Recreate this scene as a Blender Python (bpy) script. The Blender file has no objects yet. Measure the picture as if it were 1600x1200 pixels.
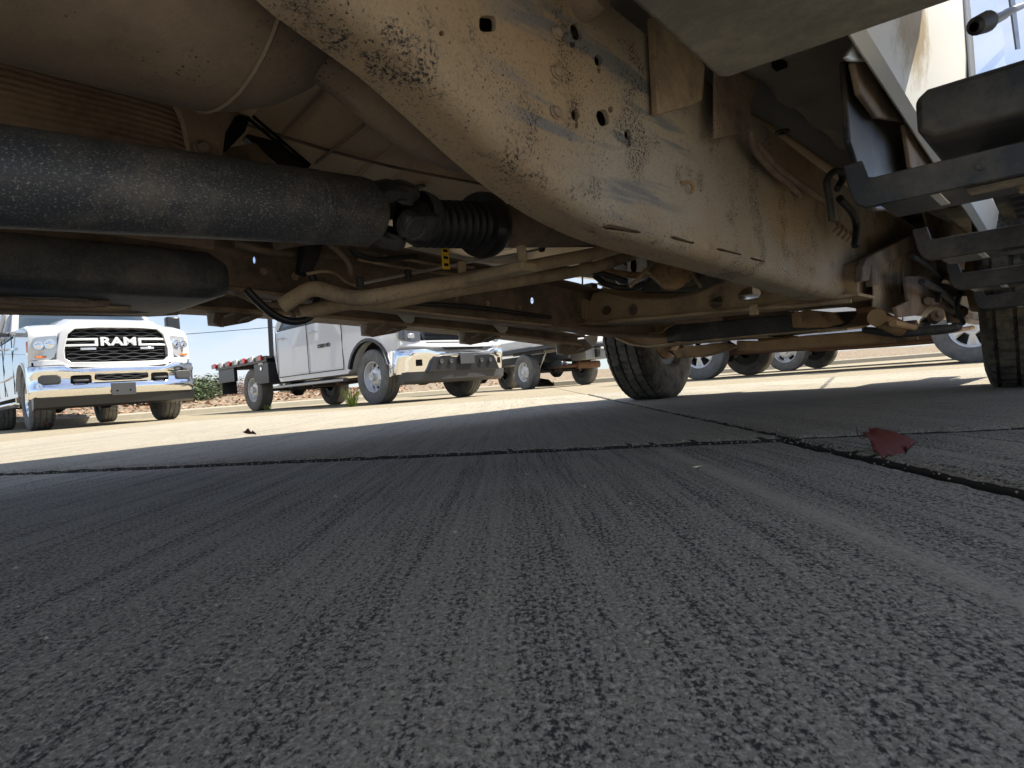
import bpy, bmesh, math, random
from mathutils import Vector, Matrix, noise as mnoise
random.seed(7)
R = math.radians
SC = bpy.context.scene
COL = SC.collection

# ------------------------------------------------------------------ camera
FPX = 1000.0                      # focal length in pixels of the 1600 px wide photograph
CAM_H = 0.15
ROLL = math.atan(0.0753)
cam_d = bpy.data.cameras.new('camera')
cam = bpy.data.objects.new('camera', cam_d); COL.objects.link(cam)
cam_d.sensor_width = 36.0
cam_d.lens = FPX / 1600.0 * 36.0
cam_d.clip_start = 0.01; cam_d.clip_end = 3000
cr, sr = math.cos(ROLL), math.sin(ROLL)
cam.matrix_world = Matrix(((cr, sr, 0, 0), (0, 0, -1, 0), (-sr, cr, 0, CAM_H), (0, 0, 0, 1)))
cam_d.dof.use_dof = True; cam_d.dof.focus_distance = 2.2; cam_d.dof.aperture_fstop = 30
SC.camera = cam
SC.cycles.max_bounces = 16; SC.cycles.diffuse_bounces = 10

# ------------------------------------------------------------------ light
SUN_TO = Vector((0.80, 0.10, 1.12)).normalized()      # towards the sun
world = bpy.data.worlds.new('World'); SC.world = world; world.use_nodes = True
wn = world.node_tree.nodes; wl = world.node_tree.links
bg = wn['Background']
sky = wn.new('ShaderNodeTexSky'); sky.sky_type = 'NISHITA'; sky.sun_disc = False
sky.sun_elevation = math.asin(SUN_TO.z); sky.sun_rotation = math.atan2(SUN_TO.x, SUN_TO.y)
sky.air_density = 1.0; sky.dust_density = 0.3; sky.ozone_density = 2.5
tc = wn.new('ShaderNodeTexCoord'); mp = wn.new('ShaderNodeMapping'); mp.inputs['Scale'].default_value = (1, 1, 2.6)
nz = wn.new('ShaderNodeTexNoise'); nz.inputs['Scale'].default_value = 3.0; nz.inputs['Detail'].default_value = 7; nz.inputs['Roughness'].default_value = .55
rp = wn.new('ShaderNodeValToRGB'); rp.color_ramp.elements[0].position = .36; rp.color_ramp.elements[1].position = .62
rp.color_ramp.elements[1].color = (.75, .75, .75, 1)
mx = wn.new('ShaderNodeMix'); mx.data_type = 'RGBA'; mx.inputs['B'].default_value = (4.5, 4.7, 5.0, 1)
wl.new(tc.outputs['Generated'], mp.inputs['Vector']); wl.new(mp.outputs[0], nz.inputs['Vector'])
wl.new(nz.outputs['Fac'], rp.inputs['Fac']); wl.new(rp.outputs['Color'], mx.inputs['Factor'])
tint = wn.new('ShaderNodeMix'); tint.data_type = 'RGBA'; tint.blend_type = 'MULTIPLY'; tint.inputs['Factor'].default_value = 1
tint.inputs['B'].default_value = (.62, .72, .88, 1); wl.new(sky.outputs['Color'], tint.inputs['A']); wl.new(tint.outputs['Result'], mx.inputs['A']); wl.new(mx.outputs['Result'], bg.inputs['Color'])
bg.inputs['Strength'].default_value = 0.075
sl = bpy.data.lights.new('sun', 'SUN'); sl.energy = 3.9; sl.angle = R(.5); sl.color = (1, .93, .80)
so = bpy.data.objects.new('sun', sl); COL.objects.link(so)
so.rotation_euler = SUN_TO.to_track_quat('Z', 'Y').to_euler(); so.location = (6, 2, 9)
vs = SC.view_settings
vs.view_transform = 'Standard'; vs.look = 'None'; vs.exposure = 1.42; vs.gamma = 1; vs.use_curve_mapping = False

# ------------------------------------------------------------------ materials
MATS = {}
class NT:
    def __init__(s, name):
        s.m = bpy.data.materials.new(name); s.m.use_nodes = True
        s.n = s.m.node_tree.nodes; s.l = s.m.node_tree.links
        s.b = s.n['Principled BSDF']
        s.tc = s.n.new('ShaderNodeTexCoord')
    def mapping(s, scale=(1, 1, 1), rot=(0, 0, 0), loc=(0, 0, 0), src='Object'):
        m = s.n.new('ShaderNodeMapping'); m.inputs['Scale'].default_value = scale
        m.inputs['Rotation'].default_value = rot; m.inputs['Location'].default_value = loc
        s.l.new(s.tc.outputs[src], m.inputs['Vector']); return m.outputs[0]
    def noise(s, scale, detail=4, rough=.6, vec=None, out='Fac', dist=0):
        t = s.n.new('ShaderNodeTexNoise'); t.inputs['Scale'].default_value = scale
        t.inputs['Detail'].default_value = detail; t.inputs['Roughness'].default_value = rough; t.inputs['Distortion'].default_value = dist
        s.l.new(vec if vec is not None else s.mapping(), t.inputs['Vector']); return t.outputs[out]
    def vor(s, scale, vec=None, feature='F1', out='Distance', rnd=1):
        t = s.n.new('ShaderNodeTexVoronoi'); t.inputs['Scale'].default_value = scale; t.feature = feature
        t.inputs['Randomness'].default_value = rnd
        s.l.new(vec if vec is not None else s.mapping(), t.inputs['Vector']); return t.outputs[out]
    def ramp(s, fac, stops):
        r = s.n.new('ShaderNodeValToRGB'); e = r.color_ramp.elements
        while len(e) < len(stops): e.new(.5)
        for i, (p, c) in enumerate(stops):
            e[i].position = p; e[i].color = (c, c, c, 1) if isinstance(c, (int, float)) else (*c, 1)
        s.l.new(fac, r.inputs['Fac']); return r.outputs['Color']
    def mix(s, fac, a, b, mode='MIX'):
        x = s.n.new('ShaderNodeMix'); x.data_type = 'RGBA'; x.blend_type = mode
        for k, v in (('Factor', fac), ('A', a), ('B', b)):
            if isinstance(v, (int, float)): x.inputs[k].default_value = v if k == 'Factor' else (v, v, v, 1)
            elif isinstance(v, tuple): x.inputs[k].default_value = (*v, 1)
            else: s.l.new(v, x.inputs[k])
        return x.outputs['Result']
    def math(s, op, a, b=0.0, clamp=False):
        x = s.n.new('ShaderNodeMath'); x.operation = op; x.use_clamp = clamp
        for i, v in enumerate((a, b)):
            if isinstance(v, (int, float)): x.inputs[i].default_value = v
            else: s.l.new(v, x.inputs[i])
        return x.outputs[0]
    def bump(s, h, strength=.4, dist=.002, normal=None):
        b = s.n.new('ShaderNodeBump'); b.inputs['Strength'].default_value = strength; b.inputs['Distance'].default_value = dist
        s.l.new(h, b.inputs['Height'])
        if normal is not None: s.l.new(normal, b.inputs['Normal'])
        s.l.new(b.outputs[0], s.b.inputs['Normal']); return b.outputs[0]
    def set(s, key, v):
        if isinstance(v, (int, float)): s.b.inputs[key].default_value = v
        elif isinstance(v, tuple): s.b.inputs[key].default_value = (*v, 1)
        else: s.l.new(v, s.b.inputs[key])

def simple(name, col, rough=.5, metal=0, coat=0, bump=0, var=0):
    t = NT(name)
    if var:
        c = t.mix(t.noise(4, 5), tuple(x*(1-var) for x in col), tuple(min(1, x*(1+var)) for x in col)); t.set('Base Color', c)
    else: t.set('Base Color', col)
    t.set('Roughness', rough); t.set('Metallic', metal); t.set('Coat Weight', coat)
    if bump: t.bump(t.noise(60, 4), bump, .003)
    MATS[name] = t.m; return t.m

def dusty(name, under, dust, amt=.5, dust2=None, pits=0, fibres=0, rough=.8, scale=6, bump=.35, metal=0):
    """grime: an underlying paint or metal, a dust coat in two tints, rust pits, pale flecks"""
    t = NT(name)
    d2 = dust2 or tuple(x*.7 for x in dust)
    dcol = t.mix(t.noise(scale*2.3, 6, .65), dust, d2)
    fine = t.noise(90, 5, .7)
    dcol = t.mix(t.ramp(fine, [(.35, 0.0), (.7, .55)]), dcol, tuple(x*.55 for x in dust))
    m = t.math('ADD', t.math('MULTIPLY', t.noise(scale, 8, .7), .8), t.math('MULTIPLY', fine, .25))
    c0 = .52 - (amt-.5)*.5
    c = t.mix(t.ramp(m, [(c0-.10, 0.0), (c0+.10, 1.0)]), under, dcol)
    if pits:
        p = t.ramp(t.vor(150), [(.12, 1.0), (.26, 0.0)])
        gate = t.ramp(t.noise(9, 4, .6), [(.60-.12*pits, 0.0), (.66-.08*pits, 1.0)])
        pm = t.mix(1.0, p, gate, 'MULTIPLY')
        sp = t.ramp(t.vor(60), [(.05, .9), (.09, 0.0)])
        c = t.mix(pm, c, (.012, .011, .012)); c = t.mix(sp, c, (.035, .02, .012))
    if fibres:
        f = t.ramp(t.noise(430, 3, .75, t.mapping((1, .6, 1), (.4, .8, .3))), [(.56, 0.0), (.66, 1.0)])
        c = t.mix(t.math('MULTIPLY', f, fibres), c, (.34, .32, .28))
    t.set('Base Color', c); t.set('Roughness', rough); t.set('Metallic', metal)
    t.bump(t.math('ADD', t.noise(120, 4, .7), t.noise(25, 4)), bump, .0025)
    MATS[name] = t.m; return t.m

def rail_material():
    t = NT('rail_dust')
    tan, tan2, pale, blue = (.42, .31, .19), (.245, .175, .105), (.36, .325, .265), (.14, .155, .175)
    c = t.mix(t.noise(7, 7, .65), tan, tan2)
    # washed paler area over the bolt field, with blue grey streaks along the rail
    zone = t.ramp(t.noise(2.3, 3, .5, t.mapping((1, 1, 1), loc=(.3, .15, .2))), [(.43, 0.0), (.56, 1.0)])
    c = t.mix(t.math('MULTIPLY', zone, .75), c, pale)
    st = t.noise(34, 3, .5, t.mapping((1, .10, 1), (R(9), 0, 0)))
    stm = t.ramp(st, [(.50, 0.0), (.58, 1.0)])
    # streaks only near the bolt field
    g = t.n.new('ShaderNodeTexGradient'); g.gradient_type = 'SPHERICAL'
    t.l.new(t.mapping((2.0, 3.4, 4.6), loc=(-.9, -2.75, -2.55)), g.inputs['Vector'])
    gz = t.ramp(g.outputs['Fac'], [(.02, 0.0), (.30, 1.0)])
    c = t.mix(t.math('MULTIPLY', t.mix(1.0, stm, gz, 'MULTIPLY'), .78), c, blue)
    p = t.ramp(t.noise(240, 3, .65), [(.59, 0.0), (.63, 1.0)])
    gate = t.ramp(t.noise(6.5, 5, .65, t.mapping(loc=(.1, .65, .4))), [(.47, 0.0), (.60, 1.0)])
    gate2 = t.ramp(t.noise(11, 4, .65), [(.53, 0.0), (.62, 1.0)])
    pp = t.mix(1.0, t.ramp(t.noise(210, 4, .8), [(.51, 0.0), (.55, 1.0)]), gate2, 'MULTIPLY')
    c = t.mix(t.mix(1.0, p, gate, 'MULTIPLY'), c, (.016, .015, .017))
    c = t.mix(pp, c, (.022, .022, .026))
    sp = t.ramp(t.vor(75), [(.07, .85), (.12, 0.0)])
    c = t.mix(sp, c, (.05, .028, .018))
    c = t.mix(t.ramp(t.noise(220, 3, .8), [(.5, 0.0), (.75, .5)]), c, (.12, .09, .06))
    t.set('Base Color', c); t.set('Roughness', .78)
    h = t.math('SUBTRACT', t.noise(140, 4, .7), t.math('MULTIPLY', pp, .8))
    t.bump(h, .45, .002)
    MATS['rail_dust'] = t.m; return t.m

def concrete_material(name, near=True, mid=False):
    t = NT(name)
    big = t.noise(.9, 5, .6)
    base = t.mix(big, (.34, .285, .19), (.43, .37, .255)) if not near else (t.mix(big, (.43, .375, .275), (.52, .46, .345)) if mid else t.mix(big, (.44, .395, .315), (.54, .49, .395)))
    sand = t.noise(420, 3, .7)
    base = t.mix(t.ramp(sand, [(.38, 0.0), (.62, 1.0)]), tuple(x*.62 for x in (.46, .40, .29)) if not near else ((.22, .20, .16) if mid else (.24, .22, .185)), base)
    if near:
        base = t.mix(t.ramp(t.noise(3.2, 5, .65, t.mapping((1, .35, 1))), [(.45, 0.0), (.70, .45)]), base, (.20, .18, .15))
        broom = t.noise(150, 4, .6, t.mapping((1, .030, 1), (0, 0, R(-2))), dist=.25)
        broom2 = t.noise(30, 4, .65, t.mapping((1, .02, 1), (0, 0, R(-2))))
        wob2 = t.noise(5, 3, .6)
        grain = t.noise(250, 5, .78, t.mapping((1, .62, 1)))
        pore = t.math('ADD', t.math('MULTIPLY', grain, .66), t.math('ADD', t.math('MULTIPLY', broom, .20), t.math('ADD', t.math('MULTIPLY', broom2, .20), t.math('MULTIPLY', wob2, .06))))
        pm = t.ramp(pore, [(.520, 1.0), (.552, 0.0)])
        base = t.mix(t.math('MULTIPLY', pm, .50 if mid else .93), base, (.010, .010, .010))
        lt = t.ramp(t.noise(300, 3, .7, t.mapping((1, .7, 1), loc=(3, 1, 0))), [(.53, 0.0), (.62, .9)])
        base = t.mix(lt, base, (.62, .57, .48))
        pit = t.mix(1.0, t.ramp(t.vor(95), [(.10, 1.0), (.19, 0.0)]), t.ramp(t.noise(7, 3), [(.50, 0.0), (.60, 1.0)]), 'MULTIPLY')
        base = t.mix(pit, base, (.012, .012, .012))
        gr = t.ramp(t.vor(150), [(.07, .9), (.12, 0.0)])
        base = t.mix(gr, base, t.mix(t.noise(35, 2), (.55, .53, .48), (.20, .11, .07)))
        # tooled pale line beside the joint, running away from the camera
        sep = t.n.new('ShaderNodeSeparateXYZ'); t.l.new(t.mapping(), sep.inputs[0])
        wob = t.math('MULTIPLY', t.math('SUBTRACT', t.noise(3, 3), .5), .02)
        xx = t.math('ABSOLUTE', t.math('ADD', t.math('SUBTRACT', sep.outputs['X'], .287), wob))
        line = t.ramp(t.math('MULTIPLY', xx, 40), [(.10, 1.0), (.85, 0.0)])
        lim = t.math('LESS_THAN', sep.outputs['Y'], 1.27)
        lm = t.math('MULTIPLY', line, lim)
        base = t.mix(t.math('MULTIPLY', t.math('MULTIPLY', lm, t.ramp(t.noise(120, 4, .7), [(.35, .35), (.6, 1.0)])), .8), base, (.50, .465, .38))
        h = t.math('ADD', t.math('ADD', t.math('MULTIPLY', grain, .7), t.math('MULTIPLY', broom, .55)), t.math('ADD', t.math('MULTIPLY', lm, .5), t.math('MULTIPLY', broom2, .7)))
        t.bump(h, 1.0, .007)
    else:
        gr = t.noise(38, 7, .8, t.mapping((1, .6, 1)))
        base = t.mix(t.ramp(gr, [(.40, .85), (.56, 0.0)]), base, (.17, .14, .095))
        base = t.mix(t.ramp(t.noise(1.1, 6, .7), [(.50, 0.0), (.68, .45)]), base, (.22, .19, .14))
        t.bump(gr, .9, .010)
    t.set('Base Color', base); t.set('Roughness', .95)
    MATS[name] = t.m; return t.m

rail_material(); concrete_material('concrete_near'); concrete_material('concrete_far', False); concrete_material('concrete_mid', True, True)
dusty('tan_dust', (.14, .10, .075), (.54, .41, .26), .62, pits=.5, rough=.85)
dusty('rust_dust', (.15, .085, .05), (.50, .34, .18), .62, dust2=(.36, .21, .10), pits=.3, rough=.85)
dusty('muffler', (.13, .095, .07), (.32, .24, .165), .75, dust2=(.22, .16, .11), pits=.2, rough=.75)
dusty('shield', (.13, .09, .06), (.38, .27, .18), .6, pits=0, rough=.7)
dusty('black_tube', (.048, .053, .062), (.23, .21, .175), .38, fibres=.9, rough=.5)
dusty('black_dusty', (.028, .032, .040), (.15, .14, .12), .36, fibres=.25, rough=.55)
dusty('brown_dark', (.12, .09, .07), (.38, .28, .20), .5, pits=.2, rough=.8)
dusty('cream_floor', (.56, .43, .27), (.74, .58, .38), .6, dust2=(.60, .45, .28), rough=.6, bump=.15, scale=3)
dusty('grey_floor', (.24, .22, .20), (.40, .36, .30), .5, rough=.7, bump=.15, scale=3)
dusty('grey_plate', (.15, .145, .125), (.38, .34, .27), .42, dust2=(.24, .225, .19), fibres=.15, rough=.65, scale=8)
dusty('board_dusty', (.03, .034, .04), (.30, .245, .16), .36, rough=.6, scale=5)
dusty('board_black', (.018, .021, .028), (.13, .115, .09), .36, rough=.42, bump=.15)
dusty('tread_rubber', (.035, .034, .032), (.20, .175, .13), .47, rough=.85, scale=14)
dusty('tyre_rubber', (.03, .03, .031), (.10, .095, .085), .4, rough=.8, scale=9)
dusty('grey_tyre', (.11, .11, .105), (.24, .235, .22), .5, rough=.85, scale=7)
t = NT('sill_paint')
g1 = t.n.new('ShaderNodeTexGradient'); g1.gradient_type = 'SPHERICAL'
t.l.new(t.mapping((1, 4.2, 6.5), loc=(-.76, -4.2*1.24, -6.5*.70)), g1.inputs['Vector'])
dm = t.math('ADD', g1.outputs['Fac'], t.math('MULTIPLY', t.math('SUBTRACT', t.noise(22, 6, .7), .5), .9))
dc = t.mix(t.noise(40, 5), (.50, .39, .22), (.24, .18, .10))
t.set('Base Color', t.mix(t.ramp(dm, [(.30, 0.0), (.62, 1.0)]), (.72, .71, .67), dc)); t.set('Roughness', .45); MATS['sill_paint'] = t.m
dusty('galvanised', (.55, .57, .58), (.42, .40, .35), .25, rough=.4, metal=.4, bump=.1)
simple('white_paint', (.60, .61, .62), .22, 0, .8)
simple('white_flat', (.72, .71, .68), .5, var=.06)
simple('blue_reflect_door', (.62, .66, .74), .18, 0, .8)  # white door with the blue of a reflection put into its colour
simple('chrome', (.88, .89, .90), .07, 1)
simple('steel', (.50, .50, .50), .32, 1, var=.1)
simple('rim_silver', (.66, .67, .68), .35, .55, var=.06)
simple('rim_white', (.70, .70, .69), .45, 0, var=.05)
simple('black_plastic', (.018, .019, .021), .5, var=.2)
simple('trim_black', (.022, .023, .026), .32)
simple('grey_plastic', (.045, .047, .05), .55, var=.2)
simple('grey_panel', (.30, .30, .29), .5, var=.08)
simple('rusty_pipe', (.20, .11, .07), .8, .2, bump=.3, var=.3)
simple('dark_glass', (.03, .045, .06), .04, 0, .5)
simple('lens', (.55, .56, .58), .12, .5, 1)
simple('lens_dark', (.10, .10, .11), .15, .4, 1)
simple('amber', (.55, .16, .03), .25, 0, .6)
simple('red_lens', (.55, .02, .02), .3, 0, .5)
simple('yellow_tag', (.70, .45, .02), .5, var=.1)
simple('flat_black', (.008, .008, .008), 1.0); MATS['flat_black'].node_tree.nodes['Principled BSDF'].inputs['Specular IOR Level'].default_value = .1
simple('cable_black', (.015, .016, .02), .4)
simple('bright_line', (.55, .54, .50), .3, .7)
simple('green_weed', (.16, .22, .03), .7, var=.3)
simple('joint_dirt_shade', (.035, .031, .026), 1.0, var=.4)  # joint dirt, with the shade of the raised slab edge painted in
simple('wood_pole', (.16, .11, .08), .9, var=.3)
t = NT('leaf_red'); t.set('Base Color', t.mix(t.noise(90, 4), (.17, .026, .014), (.07, .014, .008))); t.set('Roughness', .55); t.bump(t.noise(150, 3), .5, .001); MATS['leaf_red'] = t.m
t = NT('mulch'); t.set('Base Color', t.mix(t.ramp(t.noise(14, 7, .75), [(.35, 0.0), (.65, 1.0)]), (.11, .08, .055), (.38, .30, .21))); t.set('Roughness', .95); t.bump(t.noise(20, 6, .8), 1, .04); MATS['mulch'] = t.m
t = NT('kerb_concrete'); t.set('Base Color', t.mix(t.noise(5, 6, .7), (.26, .24, .19), (.40, .37, .30))); t.set('Roughness', .95); t.bump(t.noise(60, 4), .5, .005); MATS['kerb_concrete'] = t.m
def leafmat(name, a, b):
    t = NT(name); oi = t.n.new('ShaderNodeNewGeometry')
    t.set('Base Color', t.mix(oi.outputs['Random Per Island'], a, b)); t.set('Roughness', .6); MATS[name] = t.m
leafmat('shrub_leaf', (.035, .065, .025), (.11, .15, .06))
leafmat('brown_leaf', (.13, .06, .035), (.28, .16, .09))
leafmat('litter_leaf', (.28, .10, .05), (.42, .30, .19))

# ------------------------------------------------------------------ mesh helpers
def finish(bm, angle=35):
    bmesh.ops.remove_doubles(bm, verts=bm.verts, dist=1e-6)
    bmesh.ops.recalc_face_normals(bm, faces=bm.faces)
    a = R(angle)
    for f in bm.faces: f.smooth = True
    for e in bm.edges:
        if len(e.link_faces) == 2:
            try: e.smooth = e.calc_face_angle() < a
            except ValueError: e.smooth = False
        else: e.smooth = True
def obj(name, bm, mat, parent=None, bevel=0, angle=35, loc=None, rot=None, seg=2):
    finish(bm, angle)
    me = bpy.data.meshes.new(name); bm.to_mesh(me); bm.free()
    me.materials.append(MATS[mat] if isinstance(mat, str) else mat)
    o = bpy.data.objects.new(name, me); COL.objects.link(o)
    if parent is not None: o.parent = parent
    if loc is not None: o.location = loc
    if rot is not None: o.rotation_euler = rot
    if bevel:
        b = o.modifiers.new('bevel', 'BEVEL'); b.width = bevel; b.segments = seg; b.limit_method = 'ANGLE'; b.angle_limit = R(40)
    return o
def thing(name, label, cat, loc=(0, 0, 0), rotz=0, group=None):
    o = bpy.data.objects.new(name, None); COL.objects.link(o); o.location = loc; o.rotation_euler = (0, 0, rotz)
    o['label'] = label; o['category'] = cat
    if group: o['group'] = group
    return o
def tag(o, label=None, cat=None, group=None, kind=None):
    if label: o['label'] = label
    if cat: o['category'] = cat
    if group: o['group'] = group
    if kind: o['kind'] = kind
    return o
def empty(name, parent, loc=(0, 0, 0), rot=(0, 0, 0)):
    o = bpy.data.objects.new(name, None); COL.objects.link(o); o.parent = parent; o.location = loc; o.rotation_euler = rot; return o
def copy_tree(o, parent=None):
    c = o.copy(); COL.objects.link(c)
    if parent is not None: c.parent = parent
    for ch in list(o.children): copy_tree(ch, c)
    return c
def N(): return bmesh.new()
def box(bm, x0, x1, y0, y1, z0, z1):
    v = [bm.verts.new(p) for p in ((x0, y0, z0), (x1, y0, z0), (x1, y1, z0), (x0, y1, z0), (x0, y0, z1), (x1, y0, z1), (x1, y1, z1), (x0, y1, z1))]
    for f in ((0, 3, 2, 1), (4, 5, 6, 7), (0, 1, 5, 4), (1, 2, 6, 5), (2, 3, 7, 6), (3, 0, 4, 7)): bm.faces.new([v[i] for i in f])
    return bm
def prism(bm, poly, vec):
    vec = Vector(vec); a = [bm.verts.new(Vector(p)) for p in poly]; b = [bm.verts.new(Vector(p)+vec) for p in poly]
    n = len(a); bm.faces.new(a); bm.faces.new(b[::-1])
    for i in range(n): bm.faces.new((a[i], b[i], b[(i+1) % n], a[(i+1) % n]))
    return bm
def loft(bm, secs, closed=True, cap=True):
    rows = [[bm.verts.new(Vector(p)) for p in s] for s in secs]; n = len(rows[0])
    for a, b in zip(rows, rows[1:]):
        for i in range(n if closed else n-1):
            j = (i+1) % n; bm.faces.new((a[i], a[j], b[j], b[i]))
    if cap and closed: bm.faces.new(rows[0][::-1]); bm.faces.new(rows[-1])
    return bm
def spline(pts, k=6):
    P = [Vector(p) for p in pts]
    if len(P) < 3: return P
    Q = [2*P[0]-P[1]]+P+[2*P[-1]-P[-2]]; out = []
    for i in range(1, len(Q)-2):
        a, b, c, d = Q[i-1:i+3]
        for j in range(k):
            t = j/k; out.append(.5*((2*b)+(c-a)*t+(2*a-5*b+4*c-d)*t*t+(3*b-a-3*c+d)*t**3))
    out.append(P[-1]); return out
def tube(bm, pts, r, seg=12, smooth=True, k=6, flat=1.0):
    P = spline(pts, k) if smooth else [Vector(p) for p in pts]
    n = len(P); T = [(P[min(i+1, n-1)]-P[max(i-1, 0)]).normalized() for i in range(n)]
    u = T[0].orthogonal().normalized() if abs(T[0].z) > .95 else T[0].cross(Vector((0, 0, 1))).normalized()
    secs = []
    for i in range(n):
        u = (u-T[i]*u.dot(T[i])).normalized(); w = T[i].cross(u)
        rr = r[i] if isinstance(r, (list, tuple)) and len(r) == n else (r if not isinstance(r, (list, tuple)) else r[0]+(r[-1]-r[0])*i/(n-1))
        secs.append([P[i]+u*math.cos(a)*rr+w*math.sin(a)*rr*flat for a in (2*math.pi*j/seg for j in range(seg))])
    return loft(bm, secs)
def lathe(bm, prof, org=(0, 0, 0), axis=(1, 0, 0), seg=32, mod=None, cap=False):
    """prof: (distance along the axis, radius)"""
    ax = Vector(axis).normalized(); u = ax.orthogonal().normalized()
    if abs(ax.z) < .9: u = ax.cross(Vector((0, 0, 1))).normalized()
    w = ax.cross(u); o = Vector(org); rows = []
    for k, (d, r) in enumerate(prof):
        row = []
        for j in range(seg):
            a = 2*math.pi*j/seg; rr = r if mod is None else mod(k, j, r)
            row.append(bm.verts.new(o+ax*d+(u*math.cos(a)+w*math.sin(a))*rr))
        rows.append(row)
    for a, b in zip(rows, rows[1:]):
        for i in range(seg):
            j = (i+1) % seg; bm.faces.new((a[i], a[j], b[j], b[i]))
    if cap: bm.faces.new(rows[0][::-1]); bm.faces.new(rows[-1])
    return bm
def cutters(o, bms):
    """real holes: boolean differences, one after the other, baked into the mesh"""
    for f in bms:
        bm = N(); f(bm); bmesh.ops.recalc_face_normals(bm, faces=bm.faces)
        me = bpy.data.meshes.new('cut'); bm.to_mesh(me); bm.free(); c = bpy.data.objects.new('cut', me); COL.objects.link(c)
        if o.parent: c.parent = o.parent
        m = o.modifiers.new('cut', 'BOOLEAN'); m.object = c; m.operation = 'DIFFERENCE'; m.solver = 'EXACT'
        bpy.context.view_layer.update(); dg = bpy.context.evaluated_depsgraph_get()
        nm = bpy.data.meshes.new_from_object(o.evaluated_get(dg)); o.modifiers.remove(m)
        if len(nm.vertices) > 20: o.data = nm
        bpy.data.objects.remove(c)
    b = N(); b.from_mesh(o.data); finish(b, 35); b.to_mesh(o.data); b.free()
    return o
def text_obj(name, s, size, mat, parent, loc, rot, extrude=.01, offset=0, sx=1):
    cu = bpy.data.curves.new(name, 'FONT'); cu.body = s; cu.size = size; cu.extrude = extrude; cu.offset = offset
    cu.align_x = 'CENTER'; cu.align_y = 'CENTER'
    o = bpy.data.objects.new('tmp', cu); COL.objects.link(o); bpy.context.view_layer.update()
    me = bpy.data.meshes.new_from_object(o.evaluated_get(bpy.context.evaluated_depsgraph_get()))
    bpy.data.objects.remove(o); me.materials.clear(); me.materials.append(MATS[mat])
    for v in me.vertices: v.co.x *= sx
    o = bpy.data.objects.new(name, me); COL.objects.link(o); o.parent = parent; o.location = loc; o.rotation_euler = rot; return o

# ------------------------------------------------------------------ wheels (axis along local x, outer face at +x)
def tyre_bm(r, w, rr, seg=96, blocks=0, grooves=True):
    bm = N(); h = w/2; sh = .022
    prof = [(-h*.78, rr), (-h*.92, rr+.012), (-h*1.0, rr+.35*(r-rr)), (-h*.99, rr+.65*(r-rr)), (-h*.90, r-.022), (-h*.80, r-.005)]
    if grooves:
        for c in (-.66, -.22, .22, .66):
            g = .022*w/.25
            prof += [(c*w*.5-g*.26, r), (c*w*.5-g*.2, r-.012), (c*w*.5+g*.2, r-.012), (c*w*.5+g*.26, r)]
    else: prof += [(-h*.4, r), (h*.4, r)]
    prof += [(h*.80, r-.005), (h*.90, r-.022), (h*.99, rr+.65*(r-rr)), (h*1.0, rr+.35*(r-rr)), (h*.92, rr+.012), (h*.78, rr), (h*.7, rr-.01), (-h*.7, rr-.01), (-h*.78, rr)]
    prof = [p for i, p in enumerate(prof) if i < 6 or True]
    mod = None
    if blocks:
        per = max(4, seg//blocks)
        def mod(k, j, rad):
            if rad > r-.03 and (j+(3*((k-6)//4) if k >= 6 else 0)) % per == 0: return rad-.009
            return rad
    return lathe(bm, prof, seg=seg, mod=mod)
def disc_bm(rr, prof, nh, h0, h1, duty=.5, seg=None, y0=0):
    """wheel disc; prof = [(radius, x offset)], cells between radius index h0..h1 open over part of each sector"""
    per = 8; seg = nh*per; bm = N(); rows = []
    for (r, x) in prof: rows.append([bm.verts.new((x, r*math.cos(2*math.pi*j/seg), r*math.sin(2*math.pi*j/seg))) for j in range(seg)])
    for k, (a, b) in enumerate(zip(rows, rows[1:])):
        for i in range(seg):
            if h0 <= k < h1 and (i % per) < per*duty: continue
            j = (i+1) % seg; bm.faces.new((a[i], a[j], b[j], b[i]))
    return bm
def make_wheel(parent, loc, side, r=.40, w=.25, rr=.225, tyre='tyre_rubber', rim='rim_silver', nh=8, duty=.5, seg=96, blocks=0, steer=0, style='steel'):
    wh = empty('wheel', parent, loc, (0, 0, (0 if side > 0 else math.pi)+steer))
    t = obj('tyre', tyre_bm(r, w, rr, seg, blocks), tyre, wh, angle=30)
    h = w/2
    if style == 'steel': prof = [(rr, h*.75), (rr-.008, h*.72), (rr-.022, h*.2), (rr-.035, h*.12), (rr*.62, h*.34), (rr*.45, h*.52), (rr*.36, h*.50), (.055, h*.56), (.05, h*.95), (.001, h*1.0)]; a, b = 3, 4
    elif style == 'dish': prof = [(rr, h*.75), (rr-.008, h*.72), (rr-.022, h*.3), (rr-.035, -h*.1), (rr*.66, -h*.35), (rr*.45, -h*.3), (rr*.36, h*.0), (.06, h*.1), (.055, h*.6), (.001, h*.62)]; a, b = 3, 4
    else: prof = [(rr, h*.78), (rr-.008, h*.74), (rr-.02, h*.6), (rr-.03, h*.55), (rr*.55, h*.66), (rr*.38, h*.7), (rr*.3, h*.7), (.045, h*.72), (.04, h*.8), (.001, h*.82)]; a, b = 3, 5
    o = obj('rim', disc_bm(rr, prof, nh, a, b, duty), rim, wh, angle=40)
    s = o.modifiers.new('thick', 'SOLIDIFY'); s.thickness = .008; s.offset = -1
    bm = N(); lathe(bm, [(-h*.7, rr*.98), (-h*.7, rr*.5), (h*.0, rr*.5), (h*.0, .001)], seg=32); obj('brake_drum', bm, 'black_plastic', wh)
    return wh

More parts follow.
